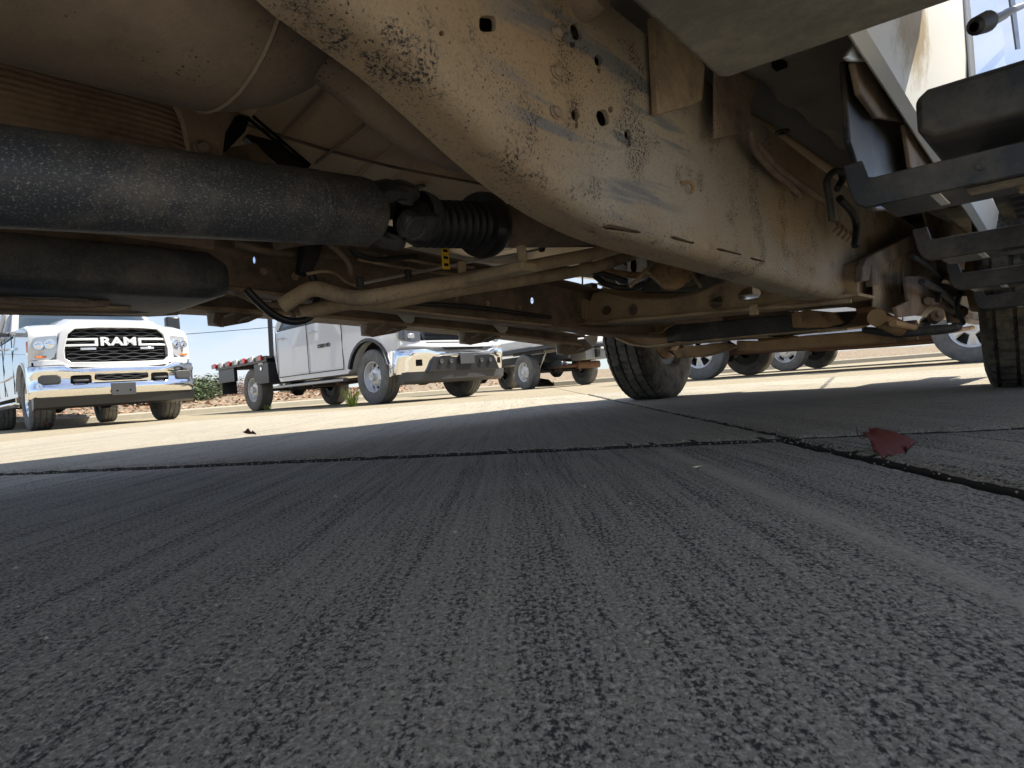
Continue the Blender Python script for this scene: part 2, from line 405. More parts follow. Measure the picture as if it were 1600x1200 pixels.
# ================================================================== ground, kerbs, slabs
lot = N()
g = [lot.verts.new(p) for p in ((-400, -60, -.06), (400, -60, -.06), (400, 900, -.06), (-400, 900, -.06))]; lot.faces.new(g)
lot = tag(obj('ground', lot, 'concrete_far'), kind='structure')
slabs = empty('pavement', None); slabs['kind'] = 'structure'
C0 = Vector((.535, 1.258)); DA = Vector((.9596, -.2814)); DB = Vector((.030, .9995))
SA, SB = 4.6, 4.6
def slab_corner(i, j): return C0+DA*SA*i+DB*SB*j+DB*(SB*j*.0)
def slab(i, j, name_mat, step, jit, gap):
    c = [slab_corner(i, j), slab_corner(i+1, j), slab_corner(i+1, j+1), slab_corner(i, j+1)]
    cen = sum(c, Vector((0, 0)))/4; pts = []
    for k in range(4):
        a, b = c[k], c[(k+1) % 4]; n = max(1, int((b-a).length/step)); d = (b-a).normalized(); nn = Vector((-d.y, d.x))
        for q in range(n):
            p = a.lerp(b, q/n); o = 0
            if jit: o = jit*mnoise.noise(Vector((p.x*14, p.y*14, k*9+i*3+j)))+jit*.6*mnoise.noise(Vector((p.x*50, p.y*50, k)))
            pts.append(p+nn*(gap+o) + (d*gap if q == 0 else Vector((0, 0))))
    bm = N(); lift = {(-1, 0): .0075, (0, 0): .0075, (0, -1): .003}.get((i, j), 0)
    def ring(off, z, jz=0):
        z = z+lift
        out = []
        for p in pts:
            dd = (cen-p).normalized(); out.append((p.x+dd.x*off, p.y+dd.y*off, z+(jz*mnoise.noise(Vector((p.x*30, p.y*30, 5))) if jz else 0)))
        return out
    rows = [ring(0, -.058), ring(0, -.014), ring(.005, -.006, .003), ring(.016, -.0018, .002), ring(.034, 0)] if jit else [ring(0, -.058), ring(0, 0)]
    loft(bm, rows, cap=True)
    o = obj('slab', bm, name_mat, slabs, angle=50)
    if max(o.data.polygons, key=lambda f: f.center.z*1000+f.area).normal.z < 0: o.data.flip_normals()
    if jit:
        o.data.materials.append(MATS['joint_dirt_shade'])
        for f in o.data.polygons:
            if abs(f.normal.z) < .80: f.material_index = 1  # slab sides get the dark of dirt and painted edge shade
    return o
for i in range(-4, 5):
    for j in range(-2, 7):
        near = i in (-1, 0) and j in (-1, 0)
        slab(i, j, ('concrete_near' if j == -1 else 'concrete_mid') if near else 'concrete_far', .012 if near else 2.5, .0065 if near else 0, .0085 if near else .007)

D1 = Vector((.7071, .7071, 0)); NL = Vector((.7071, -.7071, 0))      # kerb direction, and towards the lot
K0 = Vector((-11.6, 11.0, 0))
def strip(org, d, n, sect, s0, s1, step=1.5, jit=0):
    bm = N(); secs = []; s = s0
    while s <= s1:
        p = org+d*s
        secs.append([p+n*a+Vector((0, 0, z+(jit*mnoise.noise(Vector((p.x*.6+a, p.y*.6, z))) if z > .05 else 0))) for a, z in sect]); s += step
    return loft(bm, secs, closed=False, cap=False)
KS = [(.0, -.05), (.0, .11), (-.02, .135), (-.15, .14), (-.16, .10)]
tag(obj('kerb', strip(K0, D1, NL, KS, -25, 90), 'kerb_concrete'), kind='structure')
MS = [(-.15, .10), (-.6, .20), (-1.6, .33), (-3.5, .42), (-9, .5), (-9, -.05)]
tag(obj('mulch_bed', strip(K0, D1, NL, MS, -25, 90, .7, .10), 'mulch', angle=180), kind='structure')
# second bed to the right, across the aisle
K1 = Vector((4.6, 18.2, 0)); D2 = Vector((.985, .17, 0)); N2 = Vector((.17, -.985, 0))
tag(obj('kerb', strip(K1, D2, N2, KS, -3.5, 30), 'kerb_concrete'), kind='structure')
tag(obj('mulch_bed', strip(K1, D2, N2, MS, -3.5, 30, .7, .10), 'mulch', angle=180), kind='structure')
def litter(name, n, place, size, mat):
    bm = N()
    for _ in range(n):
        p = place(); s = size*random.uniform(.6, 1.4); m = Matrix.Rotation(random.uniform(0, 6.28), 3, 'Z') @ Matrix.Rotation(random.uniform(-.9, .9), 3, 'X')
        v = [bm.verts.new(p+m @ Vector(q)*s) for q in ((-.5, 0, 0), (0, -.35, .12), (.55, 0, 0), (0, .35, .1))]; bm.faces.new(v[:3]); bm.faces.new((v[0], v[2], v[3]))
    return tag(obj(name, bm, mat), kind='stuff')
def bed_pt(org, d, n, s0, s1, a0=.2, a1=3.5):
    s = random.uniform(s0, s1); a = random.uniform(a0, a1); z = .12+.26*min(1, a/2)
    return org+d*s-n*a+Vector((0, 0, z+random.uniform(.0, .05)))
litter('fallen_leaves', 2600, lambda: bed_pt(K0, D1, NL, -6, 12), .09, 'litter_leaf')
litter('fallen_leaves', 1500, lambda: bed_pt(K0, D1, NL, 4, 40), .09, 'litter_leaf')
litter('dead_leaves', 1500, lambda: bed_pt(K0, D1, NL, -6, 30), .10, 'brown_leaf')

def shrub(loc, rx, rz, seed, mat, label, n=2600, size=.07):
    rnd = random.Random(seed); bm = N(); cl = [(Vector((rnd.uniform(-.7, .7)*rx, rnd.uniform(-.7, .7)*rx, rnd.uniform(.25, .85)*rz)), rnd.uniform(.24, .36)*rx) for _ in range(26)]
    for _ in range(n):
        c, r = cl[rnd.randrange(26)]; d = Vector((rnd.gauss(0, 1), rnd.gauss(0, 1), rnd.gauss(0, 1))).normalized()*r*rnd.uniform(.6, 1.05)
        p = c+d
        if p.z < .02: continue
        m = Matrix.Rotation(rnd.uniform(0, 6.28), 3, 'Z') @ Matrix.Rotation(rnd.uniform(-1.3, 1.3), 3, 'X'); s = size*rnd.uniform(.6, 1.3)
        v = [bm.verts.new(p+m @ Vector(q)*s) for q in ((-.5, 0, 0), (0, -.28, .05), (.6, 0, 0), (0, .28, .05))]; bm.faces.new(v)
    t = thing('shrub', label, 'shrub', loc)
    obj('foliage', bm, mat, t); b2 = N()
    for k in range(5):
        a = k*1.3; tube(b2, [(0.03*math.cos(a), .03*math.sin(a), -.1), (.15*rx*math.cos(a), .15*rx*math.sin(a), rz*.3), (.5*rx*math.cos(a), .5*rx*math.sin(a), rz*.7)], [.02, .006], 5)
    obj('stem', b2, 'brown_leaf', t); return t
def bed(s, a, z=.22): p = K0+D1*s-NL*a; return (p.x, p.y, z)
shrub(bed(6.1, 2.2), 1.25, .58, 3, 'shrub_leaf', 'dense dark green shrub on the mulch right of the chrome pickup', 9000, .075)
shrub(bed(4.6, 2.9), .8, .42, 4, 'shrub_leaf', 'smaller green shrub partly behind the right end of the chrome bumper', 6000)
shrub(bed(7.9, 3.6), .9, .75, 5, 'brown_leaf', 'reddish brown bare-looking shrub behind the dark flatbed corner', 6000, .05)
shrub(bed(10.3, 3.3), .9, .5, 6, 'shrub_leaf', 'low green shrub seen under the white flatbed truck', 5000)
def weed(loc, n, h, label):
    bm = N(); rnd = random.Random(4)
    for _ in range(n):
        a = rnd.uniform(0, 6.28); l = rnd.uniform(.3, 1)*h; d = Vector((math.cos(a), math.sin(a), 0)); s = Vector((-d.y, d.x, 0))*.006
        p = d*rnd.uniform(0, .06); q = p+d*l*.35+Vector((0, 0, l*.8)); e = p+d*l*.7+Vector((0, 0, l*.95))
        v = [bm.verts.new(x) for x in (p-s, p+s, q+s, q-s)]; bm.faces.new(v); bm.faces.new((v[3], v[2], bm.verts.new(e)))
    o = obj('weed', bm, 'green_weed'); o.location = loc; tag(o, label, 'weed'); return o

# loose grit gathered along the joints and scattered on the slabs
bm = N(); rg = random.Random(21)
for k in range(1500):
    if k < 750: u = rg.uniform(-2.2, .9); p = C0+DA*u+DB*rg.gauss(0, .020); 
    elif k < 1100: p = C0+DB*rg.uniform(-.8, 1.8)+DA*rg.gauss(0, .020)
    else: p = Vector((rg.uniform(-1.2, .9), rg.uniform(.25, 2.2)))
    s_ = rg.uniform(.0008, .0026) if k < 1480 else rg.uniform(.003, .005); up = (p-C0).dot(Vector((-DA.y, DA.x))) > 0; z = (.0078 if up else (.003 if (p-C0).dot(DA) > 0 else .0))+s_*.3
    v = [bm.verts.new((p.x+s_*a*rg.uniform(.6, 1.3), p.y+s_*b*rg.uniform(.6, 1.3), z+s_*c*rg.uniform(.5, .9))) for a, b, c in ((1, 0, 0), (0, 1, 0), (-1, 0, 0), (0, -1, 0), (0, 0, 1), (0, 0, -1))]
    for f in ((0, 1, 4), (1, 2, 4), (2, 3, 4), (3, 0, 4), (1, 0, 5), (2, 1, 5), (3, 2, 5), (0, 3, 5)): bm.faces.new([v[q] for q in f])
tag(obj('grit', bm, 'kerb_concrete', angle=10), kind='stuff')

# power lines on two poles behind the trucks
def power_lines():
    t = thing('power_line', 'thin overhead cables on wooden poles against the pale sky', 'power line', (-30, 42, 0))
    for x in (-34, 34):
        bm = N(); tube(bm, [(x, x*.15, 0), (x, x*.15, 11)], .14, 8, False); obj('pole', bm, 'wood_pole', t)
        bm = N(); box(bm, x-.1, x+.1, x*.15-1.2, x*.15+1.2, 9.9, 10.1); obj('crossarm', bm, 'wood_pole', t)
    for z, y in ((10.1, -1), (10.1, 1), (8.2, 0), (6.3, .1)):
        bm = N(); tube(bm, [(x, x*.15+y, z-1.2*(1-(x/34)**2)) for x in range(-34, 35, 4)], .02, 4, False); obj('cable', bm, 'flat_black', t)
power_lines()

# ================================================================== the truck overhead
TH = R(42.0); FV = Vector((math.sin(TH), math.cos(TH), 0)); RV = Vector((math.cos(TH), -math.sin(TH), 0))
CX = .95
HO = -RV*CX
host = thing('pickup_truck', 'dusty underside of the near white truck overhead with steel frame rails, driveshaft and running board', 'truck', HO, -TH)
def ray(x, y):
    u, v = (x-800)/FPX, (600-y)/FPX
    d = Vector((cr*u+sr*v, 1, -sr*u+cr*v)); return Vector((d.dot(RV), d.dot(FV), d.z))
def onX(x, y, X): d = ray(x, y); return Vector((CX, 0, CAM_H))+d*((X-CX)/d.x)
def onY(x, y, Y): d = ray(x, y); return Vector((CX, 0, CAM_H))+d*(Y/d.y)
def onZ(x, y, Z): d = ray(x, y); return Vector((CX, 0, CAM_H))+d*((Z-CAM_H)/d.z)
def wpt(x, y, Yw, z=None):          # world point on the ray at world depth Yw
    u, v = (x-800)/FPX, (600-y)/FPX
    return Vector(((cr*u+sr*v)*Yw, Yw, CAM_H+(-sr*u+cr*v)*Yw if z is None else z))
def pX(pts, X): return [onX(x, y, X) for x, y in pts]
def pY(pts, Y): return [onY(x, y, Y) for x, y in pts]

# ---- near frame rail
XI, XW = .385, .462
edge = [(300, -110), (400, 0), (470, 55), (560, 120), (640, 190), (720, 262), (800, 322), (880, 365), (960, 392), (1060, 418), (1160, 445), (1250, 468), (1330, 481), (1400, 489)]
P = pX(edge, XI); P.insert(0, P[0]+(P[0]-P[1])*2.5); P.append(P[-1]+Vector((0, 1.2, .0)))
P = spline(P, 7)
def rail_sec(p, xi, xw, h, t=.007, rad=.030, s=1):
    y, z = p.y, p.z; out = [(xi, y, z), (xi, y, z+t)]
    def arc(r, cx, cz, n=5): return [(cx+s*r*math.sin(a), y, cz-r*math.cos(a)) for a in (math.pi/2*k/n for k in range(n+1))]
    cxx = xw-s*rad
    inner = arc(rad-t, cxx, z+rad); outer = arc(rad, cxx, z+rad)
    return [(xi, y, z+t)]+inner+[(xw-s*t, y, z+h-t), (xi, y, z+h-t), (xi, y, z+h), (xw, y, z+h)]+outer[::-1]+[(xi, y, z)]
bm = N(); loft(bm, [rail_sec(p, XI, XW, .33) for p in P])
rail = obj('frame_rail', bm, 'rail_dust', host)
def cyl_cut(x, y, rx, ry=None, X=XW, sq=2.0, rot=0, n=16):
    """a hole of the photographed outline, cut straight through the web"""
    def f(bm):
        A = []; e = 2/sq
        for k in range(n):
            a = 2*math.pi*k/n; ca, sa = math.cos(a), math.sin(a)
            u = math.copysign(abs(ca)**e, ca)*rx; v = math.copysign(abs(sa)**e, sa)*(ry or rx)
            A.append(onX(x+u*math.cos(rot)-v*math.sin(rot), y+u*math.sin(rot)+v*math.cos(rot), X)-Vector((.03, 0, 0)))
        prism(bm, A, (.06, 0, 0))
    return f
def slot_cut(x0, y0, x1, y1, w, X, depth=.05):
    def f(bm):
        a, b = onX(x0, y0, X), onX(x1, y1, X); d = (b-a).normalized(); u = Vector((0, -d.z, d.y))*w
        prism(bm, [p-Vector((depth*.6, 0, 0)) for p in (a-u, b-u*.6, b+u*.6, a+u)], (depth, 0, 0))
    return f
holes = [cyl_cut(762, 37, 13.5, 13, sq=3.6), cyl_cut(901, 49, 9, 13.5, sq=2.8, rot=-.3), cyl_cut(894, 70, 4, 5), cyl_cut(935, 94, 6.5, 9), cyl_cut(936, 108, 2.6, 7),
         cyl_cut(899, 179, 6.5, 10), cyl_cut(901, 194, 2.6, 7), cyl_cut(942, 184, 9.5, 13, sq=2.8, rot=-.3), cyl_cut(954, 171, 4, 5), cyl_cut(981, 210, 5.5, 8.5), cyl_cut(983, 224, 2.4, 6),
         cyl_cut(1196, 192, 3.5, 3.5), cyl_cut(690, 52, 4, 5), cyl_cut(1240, 300, 4, 3.5)]
cutters(rail, holes)
# drain slots cut through the lower corner of the rail
def corner_cut(x0, y0, x1, y1, X):
    def f(bm):
        a, b = onX(x0, y0, X), onX(x1, y1, X); d = (b-a).normalized(); up = Vector((.35, 0, 1)).normalized()*.0026
        o = Vector((-.05, 0, .0)); prism(bm, [p+o for p in (a-up*.3, a+d*.01+up, b-d*.008+up*.6, b, b-d*.01-up*.8, a+d*.012-up)], (.07, 0, 0))
    return f
cutters(rail, [corner_cut(*q, XW) for q in ((630, 126, 690, 179), (492, 0, 556, 50), (849, 299, 905, 327), (957, 348, 1010, 362), (1050, 369, 1088, 380), (1120, 388, 1160, 398), (1172, 403, 1196, 409))])
for (x, y) in ((869, 52), (868, 113), (867, 176)):
    c = onX(x, y, XW); bm = N(); lathe(bm, [(0, .0085), (.002, .0088), (.003, .0068), (.006, .0064), (.008, .004), (.0088, .0004)], c, seg=16)
    for v in bm.verts: v.co.y = c.y+(v.co.y-c.y)*1.25
    obj('rivet', bm, 'muffler', host)
c = onX(905, 0, XW); bm = N(); lathe(bm, [(0, .03), (.02, .03), (.035, .024), (.036, .012), (.030, .010), (.030, .0005)], c, seg=24); obj('bushing', bm, 'muffler', host)
bm = N(); a = onX(1066, 290, XW); tube(bm, [a+Vector((0, -.004, .003)), a+Vector((.01, .006, .004)), a+Vector((.014, .012, -.004)), a+Vector((.008, .013, -.014))], .003, 6); obj('hook', bm, 'rust_dust', host)

bm = N(); loft(bm, [[(XI+.001, p.y, p.z+.012), (XI+.005, p.y, p.z+.012), (XI+.005, p.y, p.z+.318), (XI+.001, p.y, p.z+.318)] for p in P]); obj('inner_plate', bm, 'brown_dark', host)
# ---- far frame rail (we look at its inner face, open side)
e2 = [(-900, 330), (-300, 400), (200, 448), (400, 468), (560, 488), (720, 505), (868, 519), (960, 528)]
P2 = pX(e2, -.43); P2.append(P2[-1]+Vector((0, 1.6, -.0))); P2 = spline(P2, 5)
bm = N(); loft(bm, [rail_sec(p, -.36, -.43, .17, s=-1) for p in P2]); frail = obj('frame_rail', bm, 'brown_dark', host)
cutters(frail, [cyl_cut(396, 407, 3, 6, -.43), cyl_cut(830, 470, 3.5, 5.5, -.43), cyl_cut(745, 440, 1.6, 2, -.43)])

# ---- left sill, its lips and hanging brackets
def polyprism(name, pts, X, th, mat, bevel=0, f=pX, vec=None):
    bm = N(); prism(bm, f(pts, X), vec or (th, 0, 0)); return obj(name, bm, mat, host, bevel)
bot = [(-500, 440), (0, 470), (400, 490), (560, 503), (700, 516), (820, 529), (905, 541)]
S = spline(pX(bot, -.84), 4)
for name, z0, z1, x0, x1, mt in (('sill_beam', .012, .055, -.90, -.845, 'brown_dark'), ('sill_lip', .0, .010, -.93, -.825, 'tan_dust'), ('sill_lip', .040, .048, -.843, -.80, 'tan_dust')):
    bm = N(); loft(bm, [[(x0, p.y, p.z+z0), (x1, p.y, p.z+z0), (x1, p.y, p.z+z1), (x0, p.y, p.z+z1)] for p in S]); obj(name, bm, mt, host)
for (x, y, k) in ((322, 489, 1.25), (562, 508, 1.05), (716, 522, .95), (868, 541, .8)):
    def q(a, b): return (x+a*k, y+b*k)
    bm = N(); prism(bm, pX([q(14, -10), q(66, -16), q(70, 4), q(52, 12), q(18, 18), q(8, 12)], -.86), (.004, 0, 0)); br = obj('sill_bracket', bm, 'brown_dark', host)
    bm = N(); prism(bm, pX([q(0, -4), q(4, -14), q(22, 18), q(2, 16)], -.88), (.003, 0, 0)); obj('bracket_web', bm, 'white_flat', br)
    bm = N(); prism(bm, pX([q(52, -20), q(82, -22), q(80, -6), q(72, 2)], -.83), (.003, 0, 0)); obj('bracket_web', bm, 'white_flat', br)
    for (a, b, c2, d2) in ((22, 2, 42, -4), (40, 8, 54, 5)):
        bm = N(); tube(bm, pX([q(a, b+3), q((a+c2)/2, b-1), q(c2, d2)], -.853), .0035, 6); obj('weld_nut', bm, 'bright_line', br)

# ---- floor pan over everything, with ribs and a tunnel
def floor_z(x, y):
    z = .70+.07*math.exp(-((x)/.22)**2)*(1 if y < 2 else 1)
    z += .020*math.tanh(3*math.sin(y*13)) * (1 if x < -.05 or x > .5 else 0)
    z += .03*math.exp(-((x+.42)/.10)**2)*-1 + .02*mnoise.noise(Vector((x*4, y*2.2, 1)))
    z += .05*math.exp(-((y-.15)/.12)**2)-.04*math.exp(-((y-1.15)/.07)**2)
    return z
def grid(x0, x1, nx, y0, y1, ny, fz):
    bm = N(); V = [[bm.verts.new((x0+(x1-x0)*i/nx, y0+(y1-y0)*j/ny, fz(x0+(x1-x0)*i/nx, y0+(y1-y0)*j/ny))) for i in range(nx+1)] for j in range(ny+1)]
    for j in range(ny):
        for i in range(nx): bm.faces.new((V[j][i], V[j][i+1], V[j+1][i+1], V[j+1][i]))
    return bm
o = obj('floor_pan', grid(-.90, .42, 44, -1.6, 3.70, 130, floor_z), 'cream_floor', host, angle=60)
m = o.modifiers.new('thick', 'SOLIDIFY'); m.thickness = .012; m.offset = 1
o = obj('floor_pan', grid(.50, .735, 10, .55, 3.70, 90, lambda x, y: .705+.006*math.tanh(4*math.sin(y*31+x*9))-.012*math.exp(-((x-.62)/.05)**2)), 'grey_floor', host, angle=60)
m = o.modifiers.new('thick', 'SOLIDIFY'); m.thickness = .012; m.offset = 1
for (x, y) in ((1222, 205), (1262, 261)):
    c = onZ(x, y, .694); bm = N(); lathe(bm, [(0, .016), (.004, .017), (.004, .010), (-.004, .0005)], c, (0, 0, -1), 18); obj('grommet', bm, 'black_plastic', host)
c = onZ(1218, 102, .69); bm = N(); box(bm, c.x-.01, c.x+.01, c.y-.012, c.y+.012, c.z-.004, c.z+.01); obj('clip', bm, 'flat_black', host)

for yb in (.66, .98, 1.42, 1.95, 2.5):      # hat-section braces pressed under the floor
    bm = N(); loft(bm, [[(x, yb-.055, floor_z(x, yb-.055)-.002), (x, yb-.035, floor_z(x, yb)-.026), (x, yb+.035, floor_z(x, yb)-.026), (x, yb+.055, floor_z(x, yb+.055)-.002)] for x in [-.88+.06*k for k in range(15)]], closed=False, cap=False)
    o = obj('floor_brace', bm, 'cream_floor', host, angle=25); m = o.modifiers.new('thick', 'SOLIDIFY'); m.thickness = .003
for pts in ([(-.60, .3), (-.58, .7), (-.52, 1.1), (-.50, 1.6), (-.50, 2.4)], [(-.28, .2), (-.27, .8), (-.24, 1.3), (-.20, 1.9)], [(-.85, .80), (-.6, .82), (-.3, .81), (-.06, .83)], [(-.85, 1.2), (-.5, 1.19), (-.1, 1.21)]):
    bm = N(); tube(bm, [(x, y, floor_z(x, y)-.003) for x, y in pts], .0035, 6); obj('seam_sealer', bm, 'brown_dark', host)
for x, y in ((-.45, .74), (-.36, .88), (-.33, 1.12), (-.7, 1.3), (-.16, 1.1)):
    bm = N(); lathe(bm, [(0, .013), (.004, .013), (.005, .009), (.001, .0005)], (x, y, floor_z(x, y)-.001), (0, 0, -1), 14); obj('floor_plug', bm, 'black_dusty', host)
# ---- muffler, tailpipe, heat shield
ax0, ax1 = Vector((.24, -1.1, .66)), Vector((.24, .44, .645))
bm = N(); secs = []
for k in range(40):
    t_ = k/39; y = -1.1+1.62*t_; e = min(1, (1-t_)*8); rr = .15*math.sqrt(max(0, 1-(1-e)**2))*.93+.011
    secs.append([(.20+rr*1.2*math.cos(a), y, .662+rr*math.sin(a)) for a in (2*math.pi*j/36 for j in range(36))])
loft(bm, secs); obj('muffler', bm, 'muffler', host)
bm = N(); lathe(bm, [(0, .150), (.003, .1525), (.006, .150)], (.20, .36, .662), (0, 1, 0), 36); 
for v in bm.verts: v.co.x = .20+(v.co.x-.20)*1.18; v.co.z = .662+(v.co.z-.662)*.985
obj('muffler_seam', bm, 'muffler', host)
pp = [onX(405, 0, .22), onX(480, 70, .24), onX(545, 120, .25), onX(610, 175, .265), onX(680, 218, .28), onX(750, 238, .30), onX(840, 240, .33)]
bm = N(); tube(bm, pp, .033, 20); obj('exhaust_pipe', bm, 'muffler', host)
def shield_z(j, n): pass
bm = N(); rows = []
top = [(-160, 20), (0, 60), (90, 88), (180, 112), (262, 140), (290, 165), (318, 190)]
botm = [(-160, 330), (0, 353), (90, 360), (180, 369), (262, 380), (300, 386), (334, 391)]
NR, NCc = 26, 60
T_, B_ = spline(pX(top, -.17), 10), spline(pX(botm, -.30), 10)
for i in range(len(T_)):
    a, b = T_[i], B_[i]; row = []
    for j in range(NR*3+1):
        s_ = j/(NR*3); p = a.lerp(b, s_); bulge = math.sin(s_*math.pi)*.05
        row.append(p+Vector((bulge+.0022*math.sin(s_*NR*2*math.pi)+.0011*math.sin(p.y*260), 0, 0)))
    rows.append(row)
loft(bm, rows, closed=False, cap=False); hs = obj('heat_shield', bm, 'shield', host, angle=70)
m = hs.modifiers.new('thick', 'SOLIDIFY'); m.thickness = .002
bm = N(); prism(bm, pX([(262, 140), (330, 160), (392, 180), (352, 240), (345, 258), (300, 262), (285, 190)], -.12), (-.012, 0, 0)); hb = obj('shield_bracket', bm, 'muffler', host, .004)
bm = N(); prism(bm, pX([(352, 238), (356, 205), (372, 178), (392, 182), (384, 205), (368, 222)], -.11), (-.07, 0, 0)); obj('bracket_flange', bm, 'flat_black', hb, .002)
for (x, y, X, r) in ((316, 232, -.10, .014), (185, 352, -.20, .017)):
    c = onX(x, y, X); bm = N(); lathe(bm, [(0, r), (.004, r), (.005, r*.8), (.003, r*.7), (.006, r*.55), (.012, r*.5), (.012, .0004)], c, seg=20); obj('bolt', bm, 'brown_dark', host)
polyprism('floor_brace', [(345, 232), (400, 222), (436, 262), (470, 262), (540, 330), (350, 330)], -.26, -.012, 'shield', .004)
polyprism('floor_brace', [(392, 186), (400, 182), (478, 262), (474, 268), (440, 262), (385, 215)], -.30, -.02, 'black_plastic')
for dx in (0, 9):
    bm = N(); tube(bm, [onX(386+dx, 184-dx*.3, -.22), onX(482+dx*.3, 262-dx*.4, -.18)], .0032, 6, False); obj('brake_line', bm, 'flat_black', host)

# ---- black tank at the left
bm = N(); secs = []
ya, yb = onX(-500, 400, -.30).y, onX(368, 430, -.30).y
for k in range(16):
    s_ = k/15; y = ya+(yb-ya)*s_; e = 1-max(0, (s_-.93)/.07)**2*.28
    zt = .455; zb = .362; cz = (zt+zb)/2; hz = (zt-zb)/2*e; x0, x1 = -.62, -.30; rr = .028; sec = []
    x1 = -.30-.03*max(0, (s_-.93)/.07)**2
    for (cx_, cz_, a0) in ((x1-rr, cz-hz+rr, -90), (x1-rr, cz+hz-rr, 0), (x0+rr, cz+hz-rr, 90), (x0+rr, cz-hz+rr, 180)):
        for q_ in range(5): a = R(a0+q_*22.5); sec.append((cx_+rr*math.cos(a), y, cz_+rr*math.sin(a)))
    secs.append(sec)
loft(bm, secs); tk = obj('fuel_tank', bm, 'black_dusty', host, angle=50)
for k in range(4):
    bm = N(); a = onX(0, 468+k*5, -.40-.07*k); b = onX(130+34*k, 476+k*4, -.40-.07*k); a = a+(a-b)*1.5
    c = b+Vector((-.02, .05, .02)); tube(bm, [a, b, c], .007+.001*k, 8, k=3); obj('skid_rib', bm, 'tan_dust' if k % 2 else 'brown_dark', tk)

# ---- driveshaft
SH0, SH1 = onX(-420, 235, 0), onX(562, 331, 0)
d_ = (SH1-SH0).normalized(); RS = .0605
for q_ in range(3):
    pass
tb = empty('driveshaft', host)
bm = N(); L_ = (SH1-SH0).length; lathe(bm, [(0, RS), (L_*.86, RS), (L_*.862, RS+.0012), (L_*.875, RS+.0012), (L_*.88, RS), (L_, RS), (L_+.012, RS*.97), (L_+.03, RS*.80)], SH0, d_, 48); obj('shaft_tube', bm, 'black_tube', tb)
J = SH1+d_*.085
for s in (-1, 1):
    for dd, arm, mt in ((-1, Vector((0, 0, 1)), 0), (1, Vector((1, 0, 0)), 0)):
        u = (arm-d_*arm.dot(d_)).normalized(); u = (u+ (d_.cross(u))*.75).normalized()
        e = J+u*s*.052; b0 = J+d_*dd*-.0; root = J-d_*dd*.07
        root = J+d_*dd*.062; w = d_.cross(u)*.026
        bm = N()
        loft(bm, [[root+w*1.1+u*s*.02, root-w*1.1+u*s*.02, root-w+u*s*.050, root+w+u*s*.050],
                  [J+d_*dd*.03+w+u*s*.036, J+d_*dd*.03-w+u*s*.036, J+d_*dd*.03-w+u*s*.060, J+d_*dd*.03+w+u*s*.060],
                  [J-d_*dd*.024+w*.8+u*s*.038, J-d_*dd*.024-w*.8+u*s*.038, J-d_*dd*.024-w*.8+u*s*.058, J-d_*dd*.024+w*.8+u*s*.058]])
        obj('yoke', bm, 'black_dusty', tb, .005)
        bm = N(); lathe(bm, [(.030, .024), (.060, .0245), (.062, .021), (.060, .018), (.057, .017), (.057, .0004)], J, u*s, 24); obj('bearing_cap', bm, 'black_dusty', tb)
bm = N(); lathe(bm, [(.05, .05), (.058, .052), (.08, .046), (.085, .03)], J, d_, 32); obj('yoke_hub', bm, 'black_dusty', tb)
B0 = onX(648, 349, 0); B1 = onX(750, 352, 0); bd = (B1-B0).normalized(); bl = (B1-B0).length
prof = [(-.03, .03), (0, .043)]
for k in range(9): prof += [(bl*(k+.1)/9, .039+.0005*k), (bl*(k+.35)/9, .046+.0005*k), (bl*(k+.6)/9, .046+.0005*k), (bl*(k+.9)/9, .039+.0005*k)]
bm = N(); lathe(bm, prof+[(bl, .03)], B0, bd, 40); obj('boot', bm, 'black_plastic', tb)
bm = N(); lathe(bm, [(0, .045), (.0, .066), (.012, .070), (.03, .070), (.045, .064), (.05, .06), (.055, .045)], B1-bd*.012, bd, 40); obj('carrier_bearing', bm, 'trim_black', tb)
bm = N(); lathe(bm, [(0, .045), (.04, .048), (1.2, .048)], B1+bd*.03, bd, 32); obj('shaft_tube', bm, 'brown_dark', tb)
bm = N(); box(bm, -.11, .11, B1.y+.0, B1.y+.05, B1.z-.115, B1.z-.095); obj('bearing_bracket', bm, 'tan_dust', host, .006)
for s in (-1, 1):
    c = Vector((s*.09, B1.y+.025, B1.z-.08)); bm = N(); lathe(bm, [(-.03, .010), (.02, .010), (.02, .0004)], c, (0, 0, 1), 8); obj('bolt', bm, 'tan_dust', host)

# yellow tag, lines and tubes beyond the shaft
c = onX(695, 384, -.05); e = onX(693, 420, -.05)
bm = N(); box(bm, c.x-.002, c.x, c.y-.010, c.y+.010, e.z, c.z); tg = obj('paper_tag', bm, 'yellow_tag', host)
for k in range(3):
    bm = N(); zc = e.z+(c.z-e.z)*(.2+.3*k); box(bm, c.x, c.x+.0008, c.y-.006, c.y+.006, zc-.0035, zc+.0025); obj('print_mark', bm, 'flat_black', tg)
XT = -.12
def line(name, pts, X, r, mat, seg=10, k=6):
    bm = N(); tube(bm, [onX(x, y, X if not isinstance(X, (list, tuple)) else X[0]+(X[1]-X[0])*i/(len(pts)-1)) for i, (x, y) in enumerate(pts)], r, seg, k=k); return obj(name, bm, mat, host)
line('crossover_pipe', [(440, 478), (486, 452), (520, 458), (560, 466), (620, 457), (720, 438), (850, 412), (930, 396), (985, 380), (1030, 350)], (-.30, .10), .0165, 'tan_dust', 16)
line('crossover_pipe', [(470, 490), (540, 474), (600, 473), (700, 455), (800, 440), (900, 424), (960, 408), (1020, 385), (1080, 360)], (-.34, .06), .0165, 'tan_dust', 16)
line('fuel_line', [(565, 443), (640, 428), (720, 412), (800, 398), (850, 388)], -.16, .0034, 'bright_line')
line('fuel_line', [(480, 428), (505, 424), (525, 428), (540, 440), (555, 446), (566, 443)], -.22, .0034, 'tan_dust')
